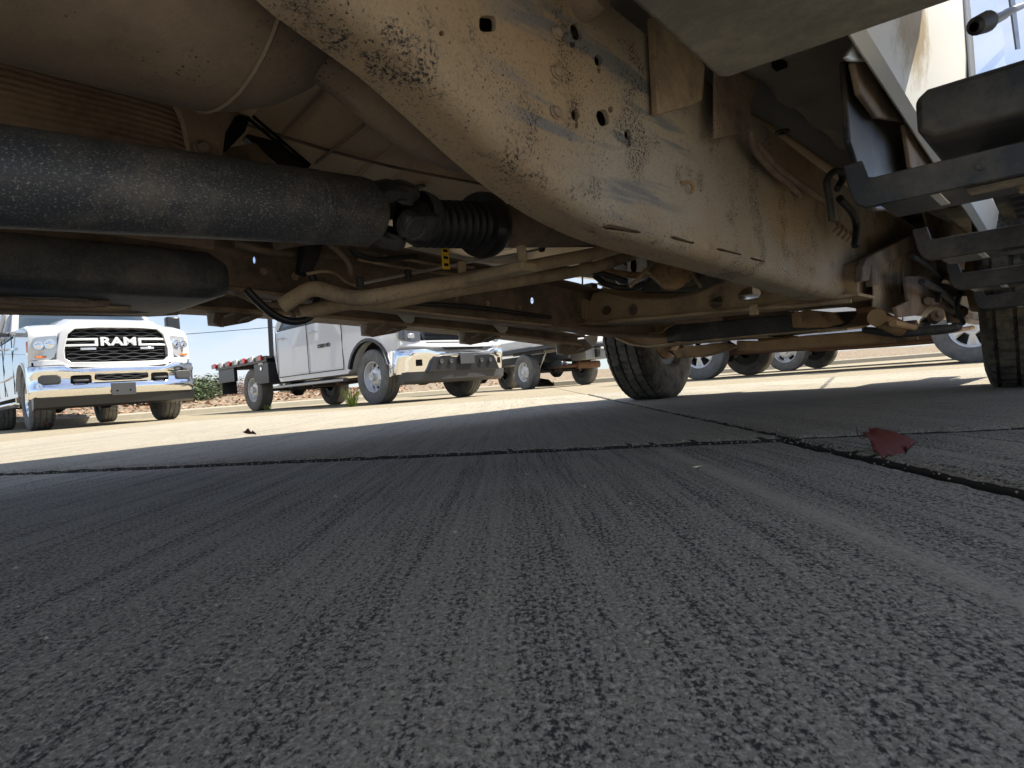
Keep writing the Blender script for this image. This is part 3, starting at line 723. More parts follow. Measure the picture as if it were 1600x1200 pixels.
line('fuel_line', [(850, 388), (858, 380), (862, 368), (862, 345)], -.16, .0036, 'tan_dust')
line('heater_pipe', [(818, 335), (822, 350), (822, 372)], -.16, .010, 'tan_dust')
for (x, y) in ((562, 441), (637, 428), (846, 388)):
    c = onX(x, y, -.155); bm = N(); box(bm, c.x-.006, c.x+.008, c.y-.006, c.y+.006, c.z-.010, c.z+.010); obj('line_clip', bm, 'black_plastic', host, .002)
line('wiring_loom', [(545, 385), (560, 398), (590, 405), (625, 402), (650, 400)], -.25, .006, 'black_plastic')
line('wiring_loom', [(510, 378), (530, 395), (545, 412), (548, 430)], -.26, .006, 'brown_dark')
line('brake_line', [(600, 400), (650, 408), (700, 416), (740, 418)], -.27, .004, 'tan_dust')
line('brake_line', [(560, 405), (610, 415), (665, 424), (720, 430)], -.28, .004, 'tan_dust')
line('hose', [(385, 452), (402, 470), (428, 492), (455, 502), (480, 498), (492, 482), (494, 455), (486, 425), (484, 400), (490, 380)], -.33, .0085, 'cable_black', 12)
line('hose', [(360, 450), (380, 462), (405, 474), (440, 478), (455, 488), (460, 500)], -.38, .006, 'brown_dark')
for k, (pts, X) in enumerate([([(430, 385), (470, 378), (520, 376), (575, 382)], -.30), ([(365, 380), (430, 395), (500, 398), (560, 408)], -.36)]): line('wiring_loom', pts, X, .009, 'brown_dark')
polyprism('spring_hanger', [(478, 372), (505, 380), (500, 405), (486, 430), (470, 425)], -.31, -.03, 'black_plastic', .004)

for k in range(9):       # bolts and clips along the inner face of the far rail
    q = onX(410+50*k, 425+7*k, -.356); bm = N(); lathe(bm, [(0, .009), (.006, .009), (.007, .006), (.010, .006), (.010, .0004)], q, seg=6); obj('bolt', bm, 'tan_dust' if k % 2 else 'brown_dark', host)
line('wiring_loom', [(590, 470), (650, 474), (720, 478), (790, 486), (860, 496)], -.352, .0065, 'black_plastic')
line('brake_line', [(560, 478), (640, 486), (740, 497), (860, 508)], -.35, .0035, 'tan_dust')
line('wiring_loom', [(780, 420), (830, 425), (880, 420), (930, 425), (980, 440)], (-.30, -.05), .008, 'black_plastic')
line('heater_pipe', [(870, 430), (905, 420), (950, 425), (1000, 430), (1050, 420)], (-.25, .05), .010, 'rust_dust')
line('hose', [(930, 432), (950, 445), (985, 450), (1010, 440), (1020, 425)], (-.20, .0), .009, 'black_plastic')
line('wiring_loom', [(1050, 440), (1080, 425), (1100, 430), (1120, 415)], .05, .006, 'black_plastic')
for (x0, y0, x1, y1) in ((1005, 420, 1040, 450), (1060, 400, 1095, 448), (1100, 398, 1075, 440), (1020, 412, 985, 447)):
    line('stay', [(x0, y0), (x1, y1)], .10, .005, 'tan_dust')
c = onX(1050, 428, .12); bm = N(); lathe(bm, [(-.02, .03), (-.01, .045), (.01, .045), (.02, .03), (.022, .018), (.03, .018), (.03, .0004)], c, (.7, -.7, .1), 20); obj('flange_joint', bm, 'rust_dust', host)
# ---- front crossmember
YC = 1.95
cm_top = [(869, 451), (880, 443), (895, 458), (922, 471), (927, 457), (948, 455), (990, 464), (1042, 464), (1087, 456), (1134, 436), (1200, 428), (1340, 410)]
cm_bot = [(1340, 462), (1200, 482), (1042, 497), (869, 514)]
bm = N(); prism(bm, pY(cm_top+cm_bot, YC), (0, .012, 0)); xm = obj('crossmember', bm, 'tan_dust', host)
def ycut(x, y, rx, rz, n=16):
    def f(bm): c = onY(x, y, YC); prism(bm, [(c.x+rx*math.cos(a), c.y-.03, c.z+rz*math.sin(a)) for a in (2*math.pi*k/n for k in range(n))], (0, .08, 0))
    return f
cutters(xm, [ycut(947, 485, .024, .018), ycut(989, 484, .020, .022), ycut(1118, 470, .026, .026), ycut(1171, 460, .036, .022)])
for (x, y, rx, rz) in ((947, 485, .026, .020), (989, 484, .022, .024), (1118, 470, .028, .028), (1171, 460, .038, .024)):
    c = onY(x, y, YC-.002); bm = N(); tube(bm, [(c.x+rx*math.cos(a), c.y, c.z+rz*math.sin(a)) for a in (2*math.pi*k/20 for k in range(21))], .0032, 6, False); obj('hole_rim', bm, 'tan_dust', xm)
bt = pY([(1345, 458), (1200, 478), (1042, 494), (862, 512)], YC); 
bm = N(); loft(bm, [[(p.x, p.y-.03, p.z-.008), (p.x, p.y+.16, p.z-.008), (p.x, p.y+.16, p.z), (p.x, p.y-.03, p.z)] for p in bt]); obj('flange', bm, 'tan_dust', xm)
bm = N(); tp = pY(cm_top[3:], YC); loft(bm, [[(p.x, p.y, p.z-.008), (p.x, p.y+.10, p.z+.01), (p.x, p.y+.10, p.z+.018), (p.x, p.y, p.z)] for p in tp]); obj('flange', bm, 'tan_dust', xm)
bm = N(); prism(bm, pY([(872, 452), (880, 446), (894, 462), (918, 474), (916, 500), (900, 494), (884, 504), (872, 508)], YC-.012), (0, .01, 0)); obj('gusset', bm, 'tan_dust', xm, .003)
bm = N(); tube(bm, pY([(878, 492), (884, 481), (893, 482), (901, 492), (913, 490)], YC-.015), .004, 6); obj('weld_bead', bm, 'tan_dust', xm)
for (x, y) in ((893, 468), (905, 489)):
    c = onY(x, y, YC-.014); bm = N(); lathe(bm, [(0, .010), (.008, .010), (.008, .0004)], c, (0, -1, 0), 6); obj('bolt', bm, 'brown_dark', xm)
bm = N(); tube(bm, pY([(900, 507), (1000, 498), (1080, 491), (1180, 482), (1240, 478), (1330, 470)], YC-.04), .006, 8); obj('brake_line', bm, 'tan_dust', host)
c = onY(1178, 482, YC-.045); bm = N(); box(bm, c.x-.012, c.x+.012, c.y-.01, c.y+.01, c.z-.02, c.z+.012); obj('line_clip', bm, 'tan_dust', host, .003)
# engine and gearbox behind it
bm = N(); lathe(bm, [(0, .05), (.03, .13), (.10, .16), (.5, .17), (.5, .01)], onY(985, 395, 2.15), (0, 1, 0), 28); obj('gearbox', bm, 'black_dusty', host)
bm = N(); p = onY(990, 415, 2.1); lathe(bm, [(0, .03), (.01, .10), (.35, .11), (.36, .02)], p, (.6, .8, 0), 24); obj('oil_pan', bm, 'grey_plate', host)
rnd = random.Random(11)
for k in range(26):
    x, y = rnd.uniform(905, 1165), rnd.uniform(405, 462); y = max(y, 395+(x-905)*.06)
    p = onY(x, y, rnd.uniform(2.05, 2.6)); bm = N()
    if k % 3 == 0: lathe(bm, [(0, .012), (.01, .022), (.03, .022), (.035, .010), (.05, .009)], p, (rnd.uniform(-1, 1), -.6, rnd.uniform(-1, 1)), 12); nm = 'sensor'
    elif k % 3 == 1: q = [p+Vector((rnd.uniform(-.09, .09), rnd.uniform(-.05, .05), rnd.uniform(-.04, .04))) for _ in range(3)]; tube(bm, [p]+q, rnd.uniform(.003, .008), 7); nm = 'pipe'
    else:
        s = rnd.uniform(.015, .04); box(bm, p.x-s, p.x+s, p.y-.02, p.y+.02, p.z-s*.6, p.z+s*.6); nm = 'casting'
    obj(nm, bm, rnd.choice(['tan_dust', 'brown_dark', 'rust_dust', 'black_dusty', 'tan_dust']), host, .003 if k % 3 == 2 else 0)

# ---- axle beam, lower arms
Y3 = 2.45
def yprism(name, pts, Y, d, mat, bevel=.004, parent=None):
    bm = N(); prism(bm, pY(pts, Y), (0, d, 0)); return obj(name, bm, mat, parent or host, bevel)
yprism('axle_beam', [(1040, 508), (1100, 504), (1200, 494), (1345, 485), (1345, 512), (1200, 527), (1042, 534)], Y3, .08, 'black_dusty')
bm = N(); pts = [(952, 514), (962, 530), (985, 540), (1010, 543), (1060, 538), (1120, 532), (1200, 528)]
TT = pY(pts, Y3-.04); loft(bm, [[(p.x, p.y, p.z), (p.x, p.y+.16, p.z), (p.x, p.y+.16, p.z+.008), (p.x, p.y, p.z+.008)] for p in TT]); obj('skid_plate', bm, 'tan_dust', host)
yprism('skid_plate', [(955, 514), (1042, 508), (1045, 536), (1010, 542), (985, 539), (964, 530)], Y3+.02, .05, 'rust_dust')
yprism('bracket', [(982, 512), (1010, 511), (1004, 522), (992, 524)], Y3-.03, .01, 'tan_dust', .002)
bm = N(); tube(bm, pY([(1000, 520), (1030, 520), (1042, 512), (1055, 505)], Y3-.03), .006, 8); obj('linkage', bm, 'tan_dust', host)
yprism('control_arm', [(1050, 548), (1075, 541), (1120, 536), (1150, 541), (1125, 549), (1092, 558), (1058, 560)], Y3+.35, .10, 'rust_dust', .006)
yprism('spring_perch', [(1182, 530), (1240, 524), (1250, 545), (1196, 549)], Y3+.1, .06, 'rust_dust', .006)
yprism('lower_crossmember', [(1150, 532), (1185, 533), (1260, 524), (1345, 517), (1420, 520), (1380, 536), (1300, 541), (1185, 549), (1150, 548)], Y3-.02, .06, 'rust_dust', .006)
yprism('tow_plate', [(1236, 490), (1260, 484), (1305, 488), (1318, 505), (1290, 512), (1238, 512)], Y3-.12, .03, 'rust_dust', .005)
for (x, y) in ((1251, 500), (1282, 491)):
    c = onY(x, y, Y3-.125); bm = N(); lathe(bm, [(0, .010), (.008, .010), (.008, .0004)], c, (0, -1, 0), 6); obj('bolt', bm, 'tan_dust', host)
bm = N(); loft(bm, [[(p.x, p.y-.03, p.z), (p.x, p.y+.05, p.z), (p.x, p.y+.05, p.z+.006), (p.x, p.y-.03, p.z+.006)] for p in pY([(1060, 539), (1160, 528), (1300, 516), (1340, 510)], Y3-.06)]); obj('flange', bm, 'tan_dust', host)
# curved tan strap at the rail end and the link below it
S3 = spline(pX([(1360, 478), (1362, 490), (1350, 505), (1330, 514), (1305, 518)], .43), 5)
bm = N(); loft(bm, [[p+Vector((-.045, 0, 0)), p+Vector((.03, 0, 0)), p+Vector((.03, .004, .006)), p+Vector((-.045, .004, .006))] for p in S3]); obj('strap', bm, 'rust_dust', host)
bm = N(); tube(bm, [onX(1370, 496, .50), onX(1395, 508, .50), onX(1420, 520, .52)], .026, 16, False); obj('link', bm, 'rust_dust', host)
bm = N(); lathe(bm, [(-.03, .034), (.03, .034), (.03, .012), (.034, .012), (.034, .0004)], onX(1417, 517, .50), seg=20, cap=False); obj('bushing', bm, 'brown_dark', host)
yprism('sway_bar', [(1345, 510), (1400, 513), (1470, 507), (1500, 506), (1500, 516), (1470, 522), (1400, 528), (1345, 520)], 2.35, .06, 'black_dusty', .01)

# ---- body mount and brackets at the right end of the rail
polyprism('body_mount', [(1336, 420), (1342, 405), (1426, 362), (1434, 372), (1430, 385), (1362, 420), (1362, 446), (1352, 449), (1350, 415), (1346, 440), (1334, 442)], .50, .02, 'brown_dark', .003)
polyprism('end_plate', [(1362, 415), (1420, 388), (1422, 480), (1395, 492), (1362, 480)], .49, .006, 'tan_dust', .004)
for x in (1392, 1404, 1412): line('press_rib', [(x, 405), (x-2, 430), (x+2, 458)], .497, .005, 'tan_dust')
polyprism('rail_bracket', [(1415, 432), (1465, 430), (1464, 465), (1440, 492), (1404, 496), (1400, 480), (1420, 470)], .56, -.010, 'brown_dark', .002)
polyprism('inner_panel', [(1440, 330), (1500, 360), (1548, 420), (1548, 500), (1480, 505), (1462, 430)], .56, .008, 'brown_dark')
line('fuel_line', [(1172, 205), (1180, 235), (1205, 265), (1235, 290), (1250, 306)], .50, .0065, 'brown_dark')
line('fuel_line', [(1180, 222), (1215, 262), (1255, 292), (1290, 315)], .505, .0075, 'brown_dark')
line('hose', [(1300, 345), (1296, 310), (1292, 285), (1300, 270), (1312, 268), (1316, 280), (1308, 295)], .53, .008, 'black_dusty')
line('hose', [(1312, 310), (1330, 330), (1338, 350), (1336, 385)], .53, .009, 'black_plastic')
for k in range(5):
    c = onX(1300+7*k, 352+5*k, .50); bm = N(); tube(bm, [c+Vector((0, 0, .012)), c+Vector((.015, .005, .0)), c+Vector((0, .004, -.018))], .004, 6); obj('connector', bm, 'brown_dark', host)
for (pts, X, r, mt) in (([(1440, 440), (1470, 455), (1500, 480), (1535, 490)], .60, .010, 'black_dusty'), ([(1450, 470), (1480, 480), (1510, 500), (1545, 505)], .58, .012, 'brown_dark'),
        ([(1425, 400), (1455, 420), (1470, 440), (1465, 470)], .60, .007, 'black_plastic'), ([(1490, 430), (1500, 455), (1495, 480), (1505, 505)], .64, .008, 'black_plastic'),
        ([(1395, 505), (1430, 512), (1475, 518), (1520, 512)], .55, .010, 'rust_dust'), ([(1475, 440), (1520, 452), (1545, 470)], .62, .006, 'tan_dust')):
    line('hose' if r > .0065 else 'brake_line', pts, X, r, mt)
for (x, y, r) in ((1500, 488, .022), (1530, 478, .018), (1462, 495, .02)):
    c = onX(x, y, .60); bm = N(); lathe(bm, [(-.02, r*.6), (-.015, r), (.015, r), (.02, r*.5), (.03, r*.4), (.03, .0004)], c, (.5, -.8, .2), 14); obj('bushing', bm, 'brown_dark', host)
# mounting plates against the rail, upper right
polyprism('rail_bracket', [(1018, 182), (1070, 168), (1088, 160), (1092, 108), (1060, 60), (1010, 30)], .468, .012, 'tan_dust', .002)
polyprism('rail_bracket', [(1113, 218), (1160, 208), (1168, 200), (1168, 165), (1192, 105), (1160, 60), (1113, 110)], .49, .006, 'brown_dark', .002)
# ---- flat plate (skid of the auxiliary tank) at the top
bm = N(); zt = .56
q = [onZ(x, y, zt) for x, y in ((950, -28), (1118, 121), (1130, 124), (1140, 122), (1520, -8), (1900, -120), (1600, -300), (1000, -200))]
prism(bm, q, (0, 0, .22)); obj('skid_plate', bm, 'grey_plate', host, .008, seg=3)

# ---- right rocker: black liner, white sill, running board
XS = .735
sl_pts = [(1352, 92), (1432, 222), (1485, 290), (1512, 340), (1545, 385), (1572, 434), (1590, 468)]
SS = pX(sl_pts, XS); 
bm = N(); secs = []
zs = [p.z for p in SS]; z_s = sum(zs[:4])/4
ys = [.55+.2*k for k in range(19)]
for y in ys:
    k = (y-SS[0].y)/(SS[4].y-SS[0].y); z0 = SS[0].z+(SS[4].z-SS[0].z)*k
    secs.append([(XS-.002, y, z0-.0), (XS+.002, y, z0-.003), (XS+.017, y, z0+.008), (XS+.034, y, z0+.12), (XS+.045, y, z0+.30), (XS+.05, y, z0+.75), (XS-.01, y, z0+.75), (XS-.002, y, z0+.02)])
cab_side = secs
loft(bm, secs); obj('rocker_panel', bm, 'sill_paint', host)
# lower corner of the cab behind: a pressed recess with caked dirt
cz = SS[0].z
bm = N()
for a, b in (((1328, 66), (1352, 95)),): pass
prism(bm, pX([(1314, 92), (1332, 62), (1370, 50), (1352, 98), (1322, 98)], XS-.015), (.008, 0, 0)); obj('pinch_weld', bm, 'galvanised', host, .003)
bm = N(); yd = onX(1512, 60, XS+.05).y; box(bm, XS+.046, XS+.060, yd, yd+1.0, SS[0].z+.12, 1.25); obj('door', bm, 'blue_reflect_door', host, .005)
polyprism('door_seal', [(1574, -10), (1586, 78), (1592, 77), (1582, -10)], XS+.066, .006, 'trim_black')
line('strap_cable', [(1640, -8), (1600, 8), (1568, 24), (1550, 33)], XS+.14, .0075, 'cable_black')
c = onX(1534, 37, XS+.14); bm = N(); lathe(bm, [(-.018, .006), (-.014, .011), (.012, .013), (.016, .006), (.016, .0004)], c, (.35, .8, .35), 14); obj('cable_plug', bm, 'black_plastic', host)
# liner
bm = N(); prism(bm, pX([(1310, 98), (1322, 100), (1334, 150), (1362, 185), (1405, 192), (1404, 235), (1418, 280), (1440, 300), (1490, 292), (1490, 326), (1362, 331), (1348, 322), (1340, 290), (1318, 225)], XS-.05), (.01, 0, 0)); obj('rocker_liner', bm, 'board_black', host, .003)
polyprism('liner_fold', [(1324, 100), (1352, 98), (1400, 165), (1404, 192), (1362, 186), (1335, 150)], XS-.03, .01, 'brown_dark', .003)
polyprism('liner_fold', [(1406, 196), (1414, 198), (1448, 224), (1484, 290), (1438, 288), (1416, 262)], XS-.02, .008, 'shield', .002)
# running board: long box with a lip, tread pads, steps and hanging brackets repeated along it
XB0, XB1 = .795, 1.20
zb = .455
def ry(y): 
    k = (y-SS[0].y)/(SS[4].y-SS[0].y); return (SS[4].z-SS[0].z)*k
for i in range(6):
    pass
board = empty('running_board', host)
bF = onX(1425, 140, XB0); bR = onX(1437, 214, XB0)
ztop = bF.z
bm = N(); y0 = bR.y-.02; y1 = 3.35
sec = lambda y: [(XB0, y, bR.z+.0), (XB0+.02, y, bR.z-.012), (XB1, y, bR.z-.012), (XB1, y, ztop), (XB0+.015, y, ztop), (XB0, y, ztop-.01)]
# near step box
loft(bm, [sec(y0), sec(y0+.20)]); obj('step_box', bm, 'board_black', board, .008, seg=3)
YK = [1.05, 1.545, 1.95, 2.42, 2.92, 3.35]; ZK = [.367, .336, .300, .268, .24, .22]
for k in range(5):
    y, z, yn, zn = YK[k], ZK[k], YK[k+1], ZK[k+1]; x0 = .718
    pl = [(x0-.022, y, z+.07), (x0-.016, y, z+.03), (x0-.008, y, z+.008), (x0+.004, y, z), (XB1, y, z), (XB1, y, z+.042), (.735, y, z+.042), (x0+.010, y, z+.044), (x0+.004, y, z+.07)]
    bm = N(); prism(bm, pl, (0, .01, 0)); bk = obj('step_bracket', bm, 'board_black', board, .002)
    bm = N(); box(bm, x0+.02, XB1, y+.01, y+.13, z+.001, z+.008); obj('bracket_flange', bm, 'board_black', bk, .002)
    bm = N(); box(bm, .84, XB1-.03, y+.012, y+.05, z-.004, z+.0005); obj('reinforcement', bm, 'board_dusty', bk, .002)
    bm = N(); lathe(bm, [(0, .011), (.003, .011), (.003, .008), (.010, .007), (.010, .0004)], (.90, y+.07, z), (0, 0, -1), 8); obj('bolt', bm, 'brown_dark', bk)
    bm = N(); lathe(bm, [(0, .006), (.004, .006), (.004, .0004)], (.86, y-.0, z+.022), (0, -1, 0), 6); obj('bolt', bm, 'black_dusty', bk)
    bm = N(); prism(bm, [(.845, y+.13, z+.05), (.845, yn, zn+.05), (.845, yn, zn+.075), (.845, y+.13, z+.075)], (XB1-.845, 0, 0)); obj('step_deck', bm, 'board_dusty', board, .003)
    bm = N(); box(bm, .80, .812, y+.012, y+.10, z+.0, z+.012); obj('edge_strip', bm, 'galvanised', board, .001)
    for q_ in range(7):
        f0 = y+.16+(yn-y-.2)*q_/7; zz = z+(zn-z)*(f0-y)/(yn-y)
        bm = N(); box(bm, .87, XB1-.02, f0, f0+.022, zz+.036, zz+.049); obj('tread_rib', bm, 'trim_black', board, .003)
bm = N(); box(bm, XB1-.03, XB1, y0+.2, y1, bR.z-.10, bR.z+.03); obj('board_edge', bm, 'board_black', board, .006)

# ---- front wheels
w1 = onZ(1024, 624.5, 0); w2 = onZ(1608, 605, 0)
wl_ = make_wheel(host, (w1.x, w1.y, .40), -1, .40, .245, .215, 'tread_rubber', 'rust_dust', nh=8, duty=.5, seg=240, blocks=60, steer=R(6))
wr_ = make_wheel(host, (w2.x, w2.y, .40), 1, .40, .245, .215, 'tread_rubber', 'rust_dust', nh=8, duty=.5, seg=240, blocks=60, steer=R(4))
for w, s in ((w1, -1), (w2, 1)):
    bm = N(); lathe(bm, [(.0, .17), (.04, .175), (.05, .12), (.09, .11), (.10, .05), (.16, .045)], (w.x-s*.10+s*.04, w.y, .40), (-s, 0, 0), 28); obj('brake_disc', bm, 'rust_dust', host)
    bm = N(); tube(bm, [(w.x-s*.08, w.y, .40), (w.x-s*.35, w.y-.02, .40), (w.x-s*.80, w.y, .42)], .045, 12); obj('axle', bm, 'brown_dark', host)
bm = N(); prism(bm, pY([(1042, 548), (1072, 548), (1072, 556), (1054, 556)], w1.y-.02), (0, .04, 0)); obj('brake_caliper', bm, 'rust_dust', host, .004)

# ---- shell of cab, bonnet and bed above the frame (gives the truck its shadow)
shell = N()
box(shell, -.95, .765, 3.05, 3.72, .78, 1.25); obj('bonnet', shell, 'white_paint', host, .04)
bm = N(); prism(bm, [(-.97, .62, .80), (-.97, 3.05, .80), (-.97, 3.05, 1.25), (-.97, 2.45, 1.35), (-.97, 2.0, 1.93), (-.97, .75, 1.93), (-.97, .62, 1.35)], (1.72, 0, 0)); obj('cab', bm, 'white_paint', host, .03)
bm = N(); box(bm, -.97, .765, -1.3, .61, .80, 1.35); obj('cargo_bed', bm, 'white_paint', host, .03)
bm = N(); box(bm, 0.96, 1.42, -.9, 3.0, .92, 1.02); obj('unseen_shade_box', bm, 'white_paint', host, .02)  # added box out of view, only there to keep sun off the ground
bm = N(); box(bm, .77, .955, -.9, 1.36, .80, .90); obj('unseen_shade_box', bm, 'white_paint', host, .01)  # second added box, unseen, blocks the sun nearer the body
bm = N(); box(bm, -.97, .70, 3.62, 3.78, .50, .78); obj('front_bumper', bm, 'chrome', host, .03)
bm = N(); box(bm, -.95, -.91, -.9, 3.0, .66, .80); obj('rocker_panel', bm, 'white_paint', host, .01)

# ================================================================== the parked vehicles
# local axes: +y forward, +x the vehicle's right-hand side, origin on the ground under the front axle
def arch(yc, r, zc=.40, z0=.55, n=12, flat=1.0):
    """points of a wheel opening from its front foot to its rear foot"""
    a0 = math.asin((z0-zc)/r); return [(yc+r*math.cos(a), zc+r*flat*math.sin(a)) for a in (a0+(math.pi-2*a0)*k/n for k in range(n+1))]
def body_loft(outline, hw, front=0, crown=.03, hood=None, st=None, tuck=.03, yfront=.3):
    """outline: (y, z) polygon seen from the side, carried across the width and drawn in at the flanks"""
    xs = st or [-1, -.985, -.95, -.85, -.7, -.5, -.25, 0, .25, .5, .7, .85, .95, .985, 1]
    secs = []
    for u in xs:
        au = abs(u); sec = []
        for (y, z) in outline:
            e = max(0, (au-.9)/.1)
            yy = y-front*(au**3)*max(0, min(1, (y-yfront)/.5)); zz = z
            if z > 1.0: zz = z-crown*au**3-(.02*e*e)
            if hood and z > 1.3 and y > -.7: zz += hood(au, y)
            fl = max(0, (.9-z)/.5)*tuck+max(0, (z-1.0)/.5)*.03
            x = u*hw*(1-.0)-(1 if u > 0 else -1)*(fl*au**4)
            if u == 0: x = 0
            sec.append((x, yy, zz))
        secs.append(sec)
    return loft(N(), secs)
def part(name, bm, mat, parent, bevel=0, **k): return obj(name, bm, mat, parent, bevel, **k)
def plate(bm, poly_xz, y, d, bow=0, n=1):
    """flat shape facing forward; poly in (x, z), bowed back towards the flanks"""
    a = [bm.verts.new((x, y-bow*abs(x)**3, z)) for x, z in poly_xz]; b = [bm.verts.new((x, y-d-bow*abs(x)**3, z)) for x, z in poly_xz]
    m = len(a); bm.faces.new(a); bm.faces.new(b[::-1])
    for i in range(m): bm.faces.new((a[i], b[i], b[(i+1) % m], a[(i+1) % m]))
    return bm
def xloft(xs, secf, cap=True): return loft(N(), [[(x, y, z) for y, z in secf(x)] for x in xs], cap=cap)
def lin(a, b, n): return [a+(b-a)*k/n for k in range(n+1)]
def wheel_set(t, hw, wb, r, w, rr, **k):
    ws = []
    for y in (0, -wb):
        for s in (1, -1): ws.append(make_wheel(t, (s*(hw-w/2-.03), y, r), s, r, w, rr, **k))
    return ws
def greenhouse(t, hw, ya, yb, yc, yd, z0, z1, glass='dark_glass', paint='white_paint'):
    """windscreen base ya, roof front yb, roof rear yc, rear base yd"""
    def sec(u):
        i = 1-.16*0; return u
    bm = N(); S_ = []
    for z, k in ((z0, 0), (z0+(z1-z0)*.5, .5), (z1-.03, 1)):
        f = ya+(yb-ya)*k; b = yd+(yc-yd)*k; w = hw-.14*k
        S_.append([(w, f-.10, z), (w*.8, f-.03, z), (0, f, z), (-w*.8, f-.03, z), (-w, f-.10, z), (-w, b, z), (w, b, z)])
    part('window', loft(bm, S_), glass, t)
    bm = N(); w = hw-.145
    loft(bm, [[(x*1.0, yb-.02-.05*abs(x/w)**2, z1-.03-.03*abs(x/w)**3), (x, yb-.12-.05*abs(x/w)**2, z1+.01-.03*abs(x/w)**3), (x, yc+.1, z1+.01-.03*abs(x/w)**3), (x, yc-.02, z1-.03)] for x in lin(-w, w, 10)]); part('roof', bm, paint, t)
    for s in (1, -1):
        for (p, q, r_) in (((hw*.995, ya-.09, z0), (hw-.135, yb-.10, z1-.01), .045), ((hw, (ya+yd)/2, z0), (hw-.135, (yb+yc)/2, z1-.01), .05), ((hw, yd+.03, z0), (hw-.135, yc+.02, z1-.01), .06)):
            bm = N(); tube(bm, [(s*p[0], p[1], p[2]), (s*q[0], q[1], q[2])], r_, 8, False); part('pillar', bm, paint, t)
        bm = N(); box(bm, min(s*(hw-.01), s*(hw+.012)), max(s*(hw-.01), s*(hw+.012)), yd, ya-.1, z0-.035, z0+.015); part('window_trim', bm, 'trim_black', t)
def arch_lip(t, s, hw, yc, r, z0, mat, th=.035, out=.012, rz=None):
    pts = arch(yc, r, .40, z0); bm = N()
    loft(bm, [[(s*(hw-.05), y, z), (s*(hw+out), y, z), (s*(hw+out), yc+(y-yc)*(1+th/r), .40+(z-.40)*(1+th/r)), (s*(hw-.05), yc+(y-yc)*(1+th/r), .40+(z-.40)*(1+th/r))] for y, z in pts]); return part('fender_flare', bm, mat, t)
def seam(t, s, hw, pts):
    bm = N(); tube(bm, [(s*(hw+.0), y, z) for y, z in pts], .006, 5, False); return part('door_gap', bm, 'flat_black', t)
def mirror(t, s, hw, y, z, mat='trim_black', big=True):
    bm = N(); x0 = hw+.02; box(bm, min(s*x0, s*(x0+.22)), max(s*x0, s*(x0+.22)), y-.04, y+.04, z-.04, z+.02); m_ = part('mirror', bm, mat, t, .01)
    bm = N(); box(bm, min(s*(x0+.14), s*(x0+.36)), max(s*(x0+.14), s*(x0+.36)), y-.09, y+.06, z-.03, z+.30); part('mirror_shell', bm, mat, m_, .03); return m_
def place(t, wheel_world, hw, heading, side=1, w=.27):
    """put the vehicle so that its right (side=1) front wheel stands on the given world point"""
    H = Vector((heading[0], heading[1], 0)).normalized(); Rt = Vector((H.y, -H.x, 0))
    o = Vector((wheel_world[0], wheel_world[1], 0))-Rt*side*(hw-w/2-.03)
    t.location = o; t.rotation_euler = (0, 0, math.atan2(-H.x, H.y)); return t
def underbody(t, y0, y1, hw=.42, z=.42, mat='black_plastic'):
    for s in (1, -1):
        bm = N(); box(bm, min(s*hw, s*(hw+.08)), max(s*hw, s*(hw+.08)), y0, y1, z, z+.18); part('frame_rail', bm, mat, t)
def axle(t, y, r, hw=.75, z=.40, mat='black_plastic'):
    bm = N(); tube(bm, [(-hw, y, z), (hw, y, z)], .05, 10, False); a = part('axle', bm, mat, t)
    bm = N(); lathe(bm, [(-.16, .02), (-.14, .10), (-.05, .17), (.05, .17), (.14, .10), (.16, .02)], (0, y, z), (1, 0, 0), 20); part('differential', bm, mat, a); return a

